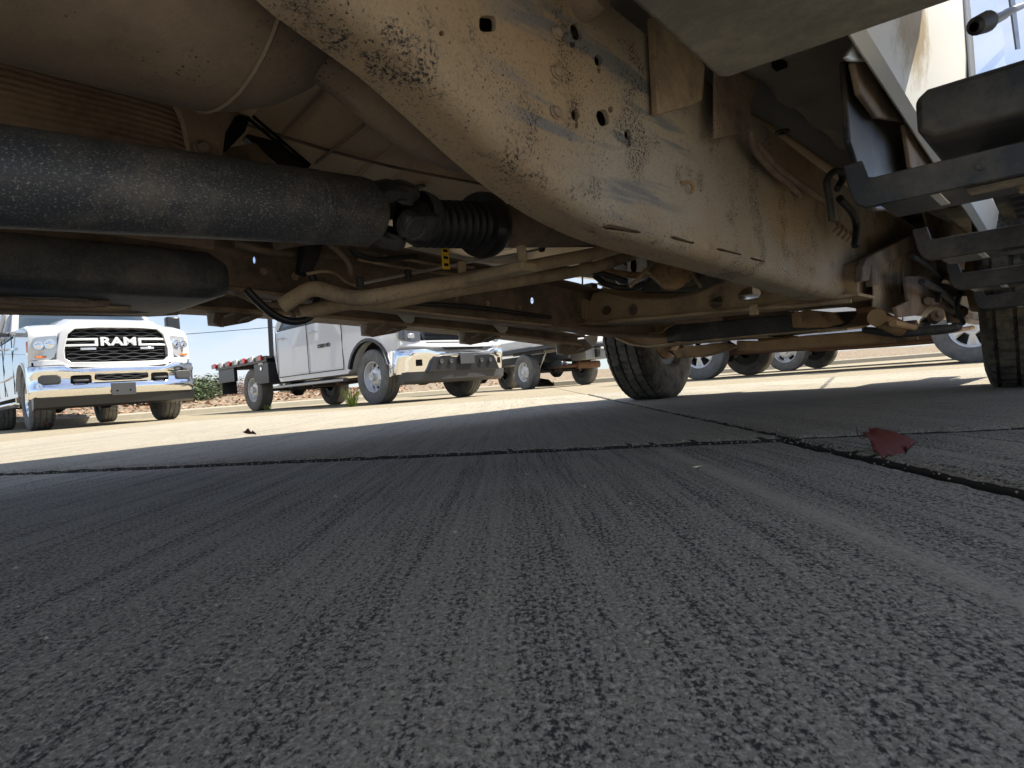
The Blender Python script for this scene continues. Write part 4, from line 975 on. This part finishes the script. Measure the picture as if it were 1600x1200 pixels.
# ---------------- the chrome-fronted pickup at the left
def make_chrome_pickup():
    t = thing('pickup_truck', 'white heavy pickup with big chrome bumper and black grille lettered RAM', 'pickup truck')
    hw, wb, r = 1.0, 3.85, .42
    low = .56
    outl = [(.80, .62), (.86, .80), (.93, 1.0), (.94, 1.34), (.90, 1.43), (.80, 1.475), (.3, 1.55), (-.55, 1.60), (-.66, 1.50), (-2.75, 1.45), (-2.80, 1.47), (-5.05, 1.47), (-5.1, .62), (-4.45, .58)] \
        + [(y, z) for y, z in arch(-wb, .54, .42, .56)[::-1]][::-1][::-1] + [(-3.25, low-.05), (-.62, low-.05)]
    # order of the lower edge runs from the rear to the front
    outl = outl[:14]+sorted(arch(-wb, .54, .42, .58), key=lambda p: p[0])+[(-3.2, .50), (-.60, .50)]+sorted(arch(0, .54, .42, .58), key=lambda p: p[0])
    hood = lambda au, y: (-.075 if au > .62 else (-.075*max(0, (au-.5)/.12)))*1.0
    part('body', body_loft(outl, hw, front=.20, crown=.03, hood=hood, st=[-1, -.985, -.95, -.85, -.72, -.62, -.56, -.5, -.25, 0, .25, .5, .56, .62, .72, .85, .95, .985, 1]), 'white_paint', t, angle=40)
    bm = N(); box(bm, -.80, .80, -5.0, .75, .60, 1.30); part('inner_arch', bm, 'flat_black', t)
    greenhouse(t, .96, -.55, -1.25, -2.55, -2.75, 1.44, 1.98)
    FY = .955
    bow = .20
    # chrome-white grille surround with the dropped shoulders
    def ring(name, outer, inner, y, d, mat, bev=.008):
        bm = N(); k = len(outer)
        A = [[bm.verts.new((x, yy-bow*abs(x)**3, z)) for x, z in pts] for pts, yy in ((outer, y-d), (outer, y-.012), (inner, y), (inner, y-d))]
        for a, b in zip(A, A[1:]+A[:1]):
            for i in range(k): bm.faces.new((a[i], b[i], b[(i+1) % k], a[(i+1) % k]))
        return part(name, bm, mat, t, bev)
    inner = [(-.50, 1.33), (-.25, 1.345), (0, 1.345), (.25, 1.345), (.50, 1.33), (.58, 1.26), (.63, 1.05), (.63, .94), (.57, .885), (.25, .875), (0, .875), (-.25, .875), (-.57, .885), (-.63, .94), (-.63, 1.05), (-.58, 1.26)]
    outer = [(-.56, 1.385), (-.25, 1.405), (0, 1.405), (.25, 1.405), (.56, 1.385), (.66, 1.30), (.71, 1.06), (.72, .92), (.62, .825), (.25, .80), (0, .80), (-.25, .80), (-.62, .825), (-.72, .92), (-.71, 1.06), (-.66, 1.30)]
    ring('grille_surround', outer, inner, FY+.06, .12, 'white_paint')
    gb = xloft(lin(-.61, .61, 16), lambda x: [(FY-.05-bow*abs(x)**3, .89), (FY-.004-bow*abs(x)**3, .89), (FY-.004-bow*abs(x)**3, 1.335-.10*max(0, abs(x)-.5)/.11), (FY-.05-bow*abs(x)**3, 1.335-.10*max(0, abs(x)-.5)/.11)]); gr = part('grille', gb, 'flat_black', t)
    for row in range(11):
        z = .905+row*.042
        lim = .60 if z < 1.2 else .54
        bm = N(); zz = [(x, z+.009*math.sin(x*26+row*math.pi)) for x in lin(-lim, lim, 44)]
        loft(bm, [[(x, FY-bow*abs(x)**3, q-.006), (x, FY+.015-bow*abs(x)**3, q-.004), (x, FY+.015-bow*abs(x)**3, q+.005), (x, FY-bow*abs(x)**3, q+.007)] for x, q in zz]); part('grille_bar', bm, 'grey_plastic', gr)
    for s in (1, -1):
        for z0, z1, x0, x1 in ((1.175, 1.205, .27, .605), (1.095, 1.125, .27, .615), (1.095, 1.205, .245, .285)):
            bm = N(); xs_ = lin(x0, x1, 6); loft(bm, [[(s*x, FY+.005-bow*x**3, z0), (s*x, FY+.045-bow*x**3, z0), (s*x, FY+.045-bow*x**3, z1), (s*x, FY+.005-bow*x**3, z1)] for x in xs_]); part('grille_crossbar', bm, 'white_paint', gr, .004)
        bm = N(); x0 = .30; loft(bm, [[(s*x, FY+.01-bow*x**3, 1.045), (s*x, FY+.035-bow*x**3, 1.045), (s*x, FY+.035-bow*x**3, 1.078), (s*x, FY+.01-bow*x**3, 1.078)] for x in (.27, .36, .45)]); part('marker_lamp', bm, 'lens', gr, .004)
    text_obj('lettering', 'RAM', .155, 'white_paint', gr, (0, FY+.035, 1.152), (R(90), 0, math.pi), .012, .006, 1.42)
    # headlamps
    for s in (1, -1):
        sh = [(.69, 1.255), (.90, 1.235), (.985, 1.20), (.992, 1.02), (.95, .93), (.80, .925), (.735, .96), (.70, 1.05)]
        bm = N(); bw = lambda x: .22*abs(x)**3+.10*max(0, abs(x)-.9)/.1
        a = [bm.verts.new((s*x, FY+.035-bw(x), z)) for x, z in sh]; b = [bm.verts.new((s*x, FY-.14-bw(x), z)) for x, z in sh]
        bm.faces.new(a); bm.faces.new(b[::-1]); [bm.faces.new((a[i], b[i], b[(i+1) % 8], a[(i+1) % 8])) for i in range(8)]
        hl = part('headlight', bm, 'lens', t, .01)
        for cx, cz, rr in ((.775, 1.135, .060), (.885, 1.125, .055)):
            bm = N(); lathe(bm, [(0, rr), (.02, rr), (.02, rr*.82), (.004, rr*.75), (.012, rr*.4), (.016, .0005)], (s*cx, FY+.03-bw(cx), cz), (s*.25, 1, 0), 20); part('reflector', bm, 'chrome', hl)
        bm = N(); box(bm, min(s*.76, s*.93), max(s*.76, s*.93), FY-.16, FY-.105, .955, .985); part('turn_signal', bm, 'amber', hl, .004)
        bm = N(); box(bm, min(s*.968, s*.998), max(s*.968, s*.998), FY-.36, FY-.28, 1.05, 1.19); part('side_marker', bm, 'amber', hl, .006)
    # dark gap, bumper, openings
    bm = xloft(lin(-.97, .97, 20), lambda x: [(.86-bow*abs(x)**3, .78), (FY+.0-bow*abs(x)**3, .78), (FY-bow*abs(x)**3, .90), (.86-bow*abs(x)**3, .90)]); part('gap_panel', bm, 'flat_black', t)
    for s in (1, -1):
        part('fascia', xloft([s*v for v in lin(.60, .985, 8)], lambda x: [(.80-bow*abs(x)**3, .86), (FY+.05-bow*abs(x)**3-.10*max(0, abs(x)-.9)/.1, .855), (FY+.05-bow*abs(x)**3-.10*max(0, abs(x)-.9)/.1, .925), (.80-bow*abs(x)**3, .93)]), 'white_paint', t, .006)
    def bsec(x):
        b = .17*abs(x)**3+.12*max(0, (abs(x)-.93)/.09)**2; up = .045 if abs(x) > .66 else (.045*max(0, (abs(x)-.56)/.10))
        return [(.90-b, .80+up), (1.02-b, .80+up), (1.07-b, .785+up), (1.085-b, .74+up*.6), (1.06-b, .70), (1.05-b, .60), (1.085-b, .565), (1.085-b, .50), (1.05-b, .44), (1.02-b, .42), (.90-b, .42)]
    xs_ = lin(-1.02, 1.02, 40); part('bumper', xloft(xs_, bsec), 'chrome', t, angle=50)
    def inset(name, x0, x1, z0, z1, mat, y=1.062, d=.05, n=6, bev=.012, cut=.02):
        bm = N(); X = lin(x0, x1, n)
        loft(bm, [[(x, y-d-.17*abs(x)**3, z0+c), (x, y-.17*abs(x)**3, z0+c), (x, y-.17*abs(x)**3, z1-c), (x, y-d-.17*abs(x)**3, z1-c)] for x in X for c in ((cut if x in (X[0], X[-1]) else 0),)]); return part(name, bm, mat, t, bev)
    inset('bumper_grille', -.33, .33, .615, .715, 'flat_black', 1.066)
    for row in range(3):
        bm = N(); zz = [(x, .64+row*.027+.006*math.sin(x*30+row*math.pi)) for x in lin(-.32, .32, 28)]
        loft(bm, [[(x, 1.06, q-.004), (x, 1.078, q-.003), (x, 1.078, q+.004), (x, 1.06, q+.005)] for x, q in zz]); part('grille_bar', bm, 'grey_plastic', t)
    for s in (1, -1):
        q = sorted((s*.36, s*.60)); inset('tow_hook_pocket', q[0], q[1], .575, .715, 'flat_black', 1.062)
        bm = N(); tube(bm, [(s*.41, 1.03, .635), (s*.42, 1.075, .63), (s*.55, 1.075, .63), (s*.56, 1.03, .635)], .014, 8); part('tow_hook', bm, 'grey_plastic', t)
        q = sorted((s*.70, s*.935)); inset('fog_lamp_pocket', q[0], q[1], .60, .725, 'grey_plastic', 1.075, cut=.03)
    bm = N(); box(bm, -.15, .15, 1.06, 1.10, .405, .575); bp = part('plate_bracket', bm, 'grey_plastic', t, .004)
    for x in (-.08, .08):
        bm = N(); lathe(bm, [(0, .012), (.001, .012), (.001, .0004)], (x, 1.1015, .47), (0, 1, 0), 12); part('plate_hole', bm, 'flat_black', bp)
    part('air_dam', xloft(lin(-.99, .99, 26), lambda x: [(b, z) for b, z in ((.86-.17*abs(x)**3, .43), (1.03-.17*abs(x)**3, .43), (1.0-.17*abs(x)**3, .30+.0*abs(x)), (.93-.17*abs(x)**3, .27), (.86-.17*abs(x)**3, .27))]), 'trim_black', t, angle=40)
    for s in (1, -1):
        for yc in (0, -wb): arch_lip(t, s, hw, yc, .535, .58, 'white_paint', .03, .008)
        mirror(t, s, .98, -.78, 1.45)
        seam(t, s, hw-.008, [(-.72, .55), (-.70, 1.44)]); seam(t, s, hw-.008, [(-1.78, .55), (-1.78, 1.44)]); seam(t, s, hw-.008, [(-2.72, .55), (-2.72, 1.44)])
        for y in (-1.62, -2.6):
            bm = N(); tube(bm, [(s*(hw), y-.09, 1.29), (s*(hw+.035), y-.05, 1.295), (s*(hw+.035), y+.05, 1.295), (s*hw, y+.09, 1.29)], .013, 8); part('door_handle', bm, 'chrome', t)
        bm = N(); tube(bm, [(s*.94, -.55, .40), (s*1.02, -.75, .385), (s*1.02, -2.9, .385), (s*.94, -3.1, .40)], .05, 12, flat=.6); part('side_step', bm, 'chrome', t)
        bm = N(); box(bm, min(s*hw, s*(hw+.01)), max(s*hw, s*(hw+.01)), -.60, -.42, 1.18, 1.22); part('badge', bm, 'chrome', t)
        bm = N(); tube(bm, [(s*(hw-.005), -.7, .82), (s*(hw+.005), -1.6, .80), (s*(hw-.005), -2.7, .82)], .012, 6); part('door_crease', bm, 'white_paint', t)
    wheel_set(t, hw, wb, r, .30, .235, tyre='grey_tyre', rim='chrome', nh=8, duty=.45, blocks=30, seg=120, style='alloy')
    underbody(t, -5, .7, .40, .46); axle(t, 0, .42, z=.42); axle(t, -wb, .42, z=.42)
    return t, hw
ram, hw_ = make_chrome_pickup()
place(ram, (-6.72, 9.08), hw_, (.70, -.715), 1, .30)

# ---------------- crew cab with a dark flatbed
def make_flatbed_truck(detail=True):
    t = thing('flatbed_truck', 'white crew cab truck with chrome bumper and black flatbed edged with red markers', 'truck')
    hw, wb, r = .99, 4.15, .41
    outl = [(.80, .62), (.88, .80), (.93, 1.0), (.92, 1.28), (.84, 1.38), (.3, 1.46), (-.55, 1.50), (-.66, 1.45), (-2.85, 1.45), (-2.98, 1.42), (-3.02, 1.0), (-2.96, .62), (-2.90, .50)] + [(-.62, .50)]+sorted(arch(0, .55, .41, .56), key=lambda p: p[0])
    part('body', body_loft(outl, hw, front=.18, crown=.03), 'white_paint', t, angle=40)
    bm = N(); box(bm, -.80, .80, -2.8, .72, .60, 1.30); part('inner_arch', bm, 'flat_black', t)
    greenhouse(t, .95, -.55, -1.25, -2.65, -2.92, 1.44, 1.98)
    bow = .18; FY = .95
    gb = N(); plate(gb, [(-.66, 1.22), (.66, 1.22), (.70, 1.0), (.62, .80), (-.62, .80), (-.70, 1.0)], FY+.02, .06, bow); gr = part('grille', gb, 'trim_black', t)
    for k in range(7):
        bm = N(); z = .83+k*.055; loft(bm, [[(x, FY+.018-bow*abs(x)**3, z-.007), (x, FY+.036-bow*abs(x)**3, z-.005), (x, FY+.036-bow*abs(x)**3, z+.005), (x, FY+.018-bow*abs(x)**3, z+.007)] for x in lin(-.62, .62, 14)]); part('grille_bar', bm, 'flat_black', gr)
    for s in (1, -1):
        bm = N(); loft(bm, [[(s*x, FY+y0-.16*x**3-.6*max(0, x-.90), z0) for y0, z0 in ((.0, a), (.035, a), (.035, b), (.0, b))] for x, a, b in ((.70, .86, 1.06), (.80, .84, 1.10), (.90, .86, 1.12), (.975, .90, 1.10))]); hl = part('headlight', bm, 'lens_dark', t, .01)
        bm = N(); box(bm, min(s*.74, s*.90), max(s*.74, s*.90), FY-.06, FY-.045, .90, .96); part('reflector', bm, 'lens', hl, .004)
    part('lower_fascia', xloft(lin(-.98, .98, 24), lambda x: [(.85-bow*abs(x)**3, .74), (FY+.04-bow*abs(x)**3, .74+.06*abs(x)), (FY+.03-bow*abs(x)**3, .86), (.85-bow*abs(x)**3, .86)]), 'white_paint', t, angle=60)
    def bsec(x):
        b = .19*abs(x)**3+.14*max(0, (abs(x)-.90)/.10)**2; up = .04*min(1, max(0, (abs(x)-.50)/.16)); lo = .10*min(1, max(0, (abs(x)-.52)/.14))
        return [(.86-b, .70+up), (1.03-b, .70+up), (1.07-b, .68+up), (1.075-b, .62+up*.5), (1.05-b, .57), (1.045-b, .46), (1.03-b, .40+.0*lo), (.86-b, .38)]
    part('bumper', xloft(lin(-1.0, 1.0, 40), bsec), 'chrome', t, angle=50)
    bm = N(); pl = [(-.58, .62), (-.62, .56), (-.70, .40), (.70, .40), (.62, .56), (.58, .62), (.45, .64), (-.45, .64)]; plate(bm, pl, 1.085, .08, .10); part('bumper_recess', bm, 'trim_black', t, .01)
    bm = N(); plate(bm, [(-.14, .66), (-.14, .50), (.14, .50), (.14, .66)], 1.105, .02); part('plate_bracket', bm, 'grey_plastic', t, .004)
    bm = N(); plate(bm, [(-.40, .755), (-.36, .72), (.36, .72), (.40, .755)], 1.05, .03, .1); part('air_slot', bm, 'flat_black', t)
    for s in (1, -1):
        for cx in (.30, .48):
            bm = N(); lathe(bm, [(0, .03), (.015, .035), (.015, .012), (.004, .0005)], (s*cx, 1.075, .55), (0, 1, 0), 12); part('tow_hook', bm, 'grey_plastic', t)
        q = sorted((s*.74, s*.83)); bm = N(); plate(bm, [(q[0], .50), (q[1], .50), (q[1], .635), (q[0], .635)], 1.058, .03, .19); part('fog_lamp', bm, 'flat_black', t, .008)
    part('air_dam', xloft(lin(-.97, .97, 26), lambda x: [(.86-.17*abs(x)**3, .42), (1.04-.19*abs(x)**3, .42), (1.02-.19*abs(x)**3, .30), (.95-.19*abs(x)**3, .25), (.86-.17*abs(x)**3, .25)]), 'grey_plastic', t, angle=40)
    for s in (1, -1):
        arch_lip(t, s, hw, 0, .545, .56, 'trim_black', .045, .012)
        mirror(t, s, .97, -.78, 1.42)
        for y in (-.70, -1.80, -2.93): seam(t, s, hw-.008, [(y, .58), (y, 1.44)])
        seam(t, s, hw-.010, [(-2.93, .58), (-.70, .58)])
        for y in (-1.62, -2.72):
            bm = N(); tube(bm, [(s*(hw), y-.10, 1.26), (s*(hw+.035), y-.06, 1.265), (s*(hw+.035), y+.06, 1.265), (s*hw, y+.10, 1.26)], .014, 8); part('door_handle', bm, 'white_paint', t)
        bm = N(); box(bm, min(s*.97, s*1.07), max(s*.97, s*1.07), -3.0, -.62, .385, .43); part('side_step', bm, 'steel', t, .01)
        for y in (-.9, -1.7, -2.5):
            bm = N(); box(bm, min(s*.6, s*1.0), max(s*.6, s*1.0), y, y+.06, .36, .40); part('step_bracket', bm, 'black_plastic', t)
        text_obj('lettering', '2500 HD', .085, 'trim_black', t, (s*(hw+.004), -1.25, 1.0), (R(90), 0, R(90) if s > 0 else R(-90)), .004, .002, 1.25)
    # flatbed
    y0, y1, zd = -3.18, -5.55, .98
    bm = N(); box(bm, -1.05, 1.05, y1, y0, zd-.03, zd+.02); bed_ = part('flatbed_deck', bm, 'trim_black', t, .004)
    for s in (1, -1):
        bm = N(); box(bm, min(s*1.05, s*1.075), max(s*1.05, s*1.075), y1, y0, zd-.09, zd+.025); part('side_rail', bm, 'trim_black', t, .003)
        for k in range(7):
            y = y0-.15-k*.36
            bm = N(); box(bm, min(s*1.075, s*1.11), max(s*1.075, s*1.11), y-.10, y, zd-.05, zd+.045); part('marker_strip', bm, 'red_lens' if k % 2 == 0 else 'white_flat', t, .002)
            bm = N(); box(bm, min(s*1.075, s*1.105), max(s*1.075, s*1.105), y-.20, y-.10, zd-.05, zd+.035); part('marker_strip', bm, 'grey_panel', t, .002)
        bm = N(); prism(bm, [(s*1.04, y0-.02, zd-.09), (s*1.04, y0-.02, .50), (s*1.04, y0-.55, .50), (s*1.04, y0-.62, .66), (s*1.04, y0-.62, zd-.09)], (-s*.35, 0, 0)); bx = part('tool_box', bm, 'trim_black', t, .008)
        bm = N(); lathe(bm, [(0, .035), (.01, .035), (.012, .0005)], (s*1.042, y0-.30, .78), (s, 0, 0), 12); part('latch', bm, 'chrome', bx)
        bm = N(); box(bm, min(s*1.041, s*1.048), max(s*1.041, s*1.048), y0-.40, y0-.22, .86, .90); part('decal', bm, 'white_flat', bx)
        bm = N(); box(bm, min(s*.72, s*1.02), max(s*.72, s*1.02), -5.42, -5.40, .38, .90); part('mud_flap', bm, 'black_plastic', t)
        bm = N(); box(bm, min(s*.96, s*1.03), max(s*.96, s*1.03), y1+.02, -4.75, .62, .90); part('skirt', bm, 'trim_black', t, .004)
        bm = N(); tube(bm, [(s*.95, y0-.03, zd), (s*.95, y0+.02, 1.9)], .045, 8, False); part('headboard_post', bm, 'trim_black', t)
    bm = N(); box(bm, -.95, .95, y0-.05, y0+.0, 1.80, 1.92); part('headboard', bm, 'trim_black', t, .005)
    for k in range(7):
        bm = N(); x = -.78+.26*k; box(bm, x-.015, x+.015, y0-.04, y0-.01, zd, 1.8); part('headboard_bar', bm, 'trim_black', t)
    for k in range(8):
        bm = N(); y = y0-.2-k*.3; box(bm, -1.0, 1.0, y-.04, y, zd-.10, zd-.03); part('cross_bearer', bm, 'black_plastic', t)
    wheel_set(t, hw, wb, r, .27, .235, tyre='grey_tyre', rim='rim_silver', nh=8, duty=.5, seg=96, style='steel')
    underbody(t, -5.5, .7, .40, .50); axle(t, 0, .41, z=.41); axle(t, -wb, .41, z=.41)
    bm = N(); tube(bm, [(.3, -1.2, .42), (.35, -2.0, .40), (.5, -3.4, .42)], .05, 10); part('exhaust_pipe', bm, 'rusty_pipe', t)
    return t, hw
fb, hw_ = make_flatbed_truck()
place(fb, (-1.99, 9.62), hw_, (.715, -.70), 1, .27)

# ---------------- bare-framed truck seen from behind (origin under the rear axle, +y forward)
def make_chassis_truck():
    t = thing('work_truck', 'white work truck seen from behind with an open black frame, steel wheels and rusty exhaust', 'truck')
    hw, r = .98, .40
    for s in (1, -1): make_wheel(t, (s*(hw-.14), 0, r), s, r, .25, .225, 'grey_tyre', 'rim_white', nh=8, duty=.42, seg=96, style='steel')
    for s in (1, -1): make_wheel(t, (s*(hw-.14), 3.6, r), s, r, .25, .225, 'grey_tyre', 'rim_white', nh=8, duty=.42, seg=96, style='steel')
    axle(t, 0, r, z=.40); axle(t, 3.6, r, z=.40); underbody(t, -1.1, 4.4, .38, .62)
    bm = N(); box(bm, -.95, .95, -1.12, 1.6, .86, .93); part('deck_frame', bm, 'trim_black', t, .006)
    bm = N(); box(bm, -.88, .88, -.9, 1.5, .94, 1.15); part('service_body', bm, 'white_flat', t, .03)
    bm = N(); prism(bm, [(-.43, -1.05, .94), (-.43, -.4, .94), (-.43, -.55, 1.12), (-.43, -1.05, 1.12)], (-.5, 0, 0)); part('deck_panel', bm, 'white_flat', t, .01)
    bm = N(); box(bm, .60, .98, -1.16, -.90, .90, 1.0); part('end_cap', bm, 'white_flat', t, .04)
    bm = N(); box(bm, .12, .98, -1.0, -.45, .58, .84); part('tank_box', bm, 'grey_panel', t, .01)
    for x in (-.6, .0, .55):
        bm = N(); box(bm, x-.09, x+.09, -1.14, -1.12, .80, .84); part('tail_marker', bm, 'white_flat', t, .004)
    bm = N(); tube(bm, [(-.35, .9, .52), (-.25, .3, .50), (-.1, -.25, .47), (.3, -.5, .47)], .045, 12); ex = part('exhaust_pipe', bm, 'rusty_pipe', t)
    bm = N(); tube(bm, [(.25, -.48, .47), (.80, -.62, .47)], .085, 16, False); part('muffler', bm, 'rusty_pipe', ex)
    for s in (1, -1):
        for k in range(4):
            bm = N(); pts = [(s*.55, -.75+.1*k, .62-.045*k), (s*.55, 0, .47-.035*k+.05), (s*.55, .75-.1*k, .62-.045*k)]
            loft(bm, [[p+Vector((-.035, 0, 0)), p+Vector((.035, 0, 0)), p+Vector((.035, 0, .012)), p+Vector((-.035, 0, .012))] for p in spline(pts, 5)]); part('leaf_spring', bm, 'black_plastic', t)
        bm = N(); tube(bm, [(s*.62, -.12, .35), (s*.48, -.3, .82)], .03, 10, False); part('shock_absorber', bm, 'steel', t)
        bm = N(); box(bm, min(s*.76, s*.80), max(s*.76, s*.80), -.6, .62, .80, .86); part('skirt', bm, 'black_plastic', t)
    bm = N(); prism(bm, [(.40, -.2, .86), (.40, .35, .86), (.40, .28, .62), (.40, .0, .58)], (.3, 0, 0)); part('bracket', bm, 'black_plastic', t, .01)
    bm = N(); box(bm, -.55, -.50, -.9, .2, .45, .60); part('hitch', bm, 'black_plastic', t)
    bm = N(); prism(bm, [(-.95, 1.9, .62), (-.95, 5.0, .62), (-.95, 5.05, 1.2), (-.95, 4.0, 1.4), (-.95, 3.4, 2.0), (-.95, 2.0, 2.0)], (1.9, 0, 0)); part('cab', bm, 'white_paint', t, .06)
    return t
wt = make_chassis_truck()
H = Vector((-.53, .848, 0)); Rt = Vector((H.y, -H.x, 0))      # heads away from us; its left wheel is the near one
wt.location = Vector((.37, 14.8, 0))+Rt*.84; wt.rotation_euler = (0, 0, math.atan2(-H.x, H.y))

# ---------------- plain pickup hidden mostly by the front suspension
def make_plain_pickup(name, label, cat, hw, wb, r, z_sill, rim, style, hood=1.1, roof=1.85, nh=5, bed=True):
    t = thing(name, label, cat)
    outl = [(.80, .45), (.86, .60), (.86, .90), (.78, hood-.05), (-.55, hood+.05), (-.62, hood+.05), (-wb-.95, hood+.05), (-wb-1.05, .9), (-wb-1.02, .5)]+sorted(arch(-wb, r+.09, r, z_sill+.1), key=lambda p: p[0])+[(-wb+r+.2, z_sill), (-r-.2, z_sill)]+sorted(arch(0, r+.09, r, z_sill+.1), key=lambda p: p[0])
    part('body', body_loft(outl, hw, front=.16, crown=.02, tuck=.05), 'white_paint', t, angle=40)
    bm = N(); box(bm, -hw+.24, hw-.24, -wb-.9, .7, z_sill+.05, hood-.1); part('inner_arch', bm, 'flat_black', t)
    greenhouse(t, hw-.05, -.5, -1.2, -wb+.6 if bed else -wb-.3, -wb+.4 if bed else -wb-.9, hood+.04, roof)
    part('bumper', xloft(lin(-hw, hw, 20), lambda x: [(.72-.16*abs(x)**3, .34), (.94-.16*abs(x)**3, .36), (.95-.16*abs(x)**3, .56), (.72-.16*abs(x)**3, .58)]), 'grey_panel', t, .02)
    for s in (1, -1):
        bm = N(); plate(bm, [(s*(hw-.36), .66), (s*(hw-.04), .68), (s*(hw-.04), .84), (s*(hw-.34), .82)], .875, .05, .16); part('headlight', bm, 'lens', t, .01)
        bm = N(); box(bm, min(s*(hw-.08), s*(hw-.0)), max(s*(hw-.08), s*(hw-.0)), -wb+r+.25, -r-.25, z_sill-.06, z_sill+.03); part('side_step', bm, 'steel' if bed else 'trim_black', t, .01)
        for y in (-.66, -1.75, -2.75): seam(t, s, hw-.012, [(y, z_sill+.08), (y, hood)])
        mirror(t, s, hw-.03, -.7, hood+.06)
    bm = N(); plate(bm, [(-.45, .62), (.45, .62), (.5, .84), (-.5, .84)], .885, .05, .16); part('grille', bm, 'flat_black', t, .01)
    wheel_set(t, hw, wb, r, .25, r*.58, tyre='grey_tyre', rim=rim, nh=nh, duty=.5, seg=96, style=style)
    axle(t, 0, r, z=r); axle(t, -wb, r, z=r); underbody(t, -wb-.8, .6, .38, z_sill-.02)
    bm = N(); tube(bm, [(.3, .3, .36), (.3, -1.5, .34), (.55, -wb-.8, .40)], .04, 8); part('exhaust_pipe', bm, 'rusty_pipe', t)
    return t, hw
p4, hw_ = make_plain_pickup('pickup_truck', 'white pickup with spoked wheels spread behind the two near front tyres', 'pickup truck', .98, 3.35, .40, .47, 'rim_silver', 'alloy')
place(p4, (5.26, 7.25), hw_, (.715, -.70), 1, .25)
p5, hw_ = make_plain_pickup('pickup_truck', 'farthest white pickup with a dark tyre showing under the rusty front suspension', 'pickup truck', .98, 3.5, .39, .50, 'rim_silver', 'steel')
place(p5, (7.9, 10.05), hw_, (.715, -.70), 1, .25)

# ================================================================== leaves and weeds on the ground
def maple_leaf():
    half = [(0, 0), (.10, .12), (.30, .02), (.27, .16), (.52, .22), (.40, .34), (.66, .55), (.42, .52), (.46, .66), (.26, .58), (.22, .74), (.12, .70), (.0, 1.0)]
    pts = half+[(-x, y) for x, y in half[-2:0:-1]]
    bm = N(); vs_ = [bm.verts.new((x, y, 0)) for x, y in pts]; bm.faces.new(vs_); bmesh.ops.triangulate(bm, faces=bm.faces)
    bmesh.ops.subdivide_edges(bm, edges=bm.edges, cuts=3, use_grid_fill=True)
    for v in bm.verts:
        x, y = v.co.x, v.co.y
        v.co.z = .75*abs(x)**1.5+.30*(y-.45)**2+.05*math.sin(7*x+5*y)-.12*abs(math.sin(9*math.atan2(x, y+.001)))*abs(x)
    return bm
t = thing('maple_leaf', 'curled dark red maple leaf lying beside the pavement joint', 'leaf')
bl = maple_leaf(); o = obj('blade', bl, 'leaf_red', t, angle=180); m = o.modifiers.new('thick', 'SOLIDIFY'); m.thickness = .002
bm = N(); tube(bm, [(0, .02, .05), (-.02, -.10, .12), (-.05, -.24, -.02), (-.06, -.32, -.18)], [.012, .008], 6); obj('stem', bm, 'leaf_red', t)
lp = wpt(1352, 716, 1.02); lp.z = .0
yv = Vector((.965, -.06, -.20)).normalized(); xv = Vector((0, .80, .60)); xv = (xv-yv*xv.dot(yv)).normalized(); zv = xv.cross(yv)
t.matrix_world = Matrix.Translation((.530, .965, .034)) @ Matrix((xv, yv, zv)).transposed().to_4x4() @ Matrix.Scale(.074, 4)
lab = ['small dry red leaf on the sunlit concrete in front of the flatbed truck', 'pale crumpled leaf against the near tyre of the chrome pickup']
for (w, s, l, mt) in ((wpt(400, 683, 2.75, .012), .06, lab[0], 'leaf_red'), (wpt(78, 667, 8.95, .04), .16, lab[1], 'litter_leaf')):
    o = obj('dry_leaf', maple_leaf(), mt, angle=180); o.location = w; o.scale = (s, s, s); o.rotation_euler = (R(20), R(14), 1.9); tag(o, l, 'leaf')
weed((-2.25, 8.95, 0), 60, .30, 'yellow green weed tuft behind the near front tyre of the flatbed truck')
weed((-4.6, 12.0, 0), 40, .12, 'flat weed tuft beside the rear tyre of the flatbed truck')
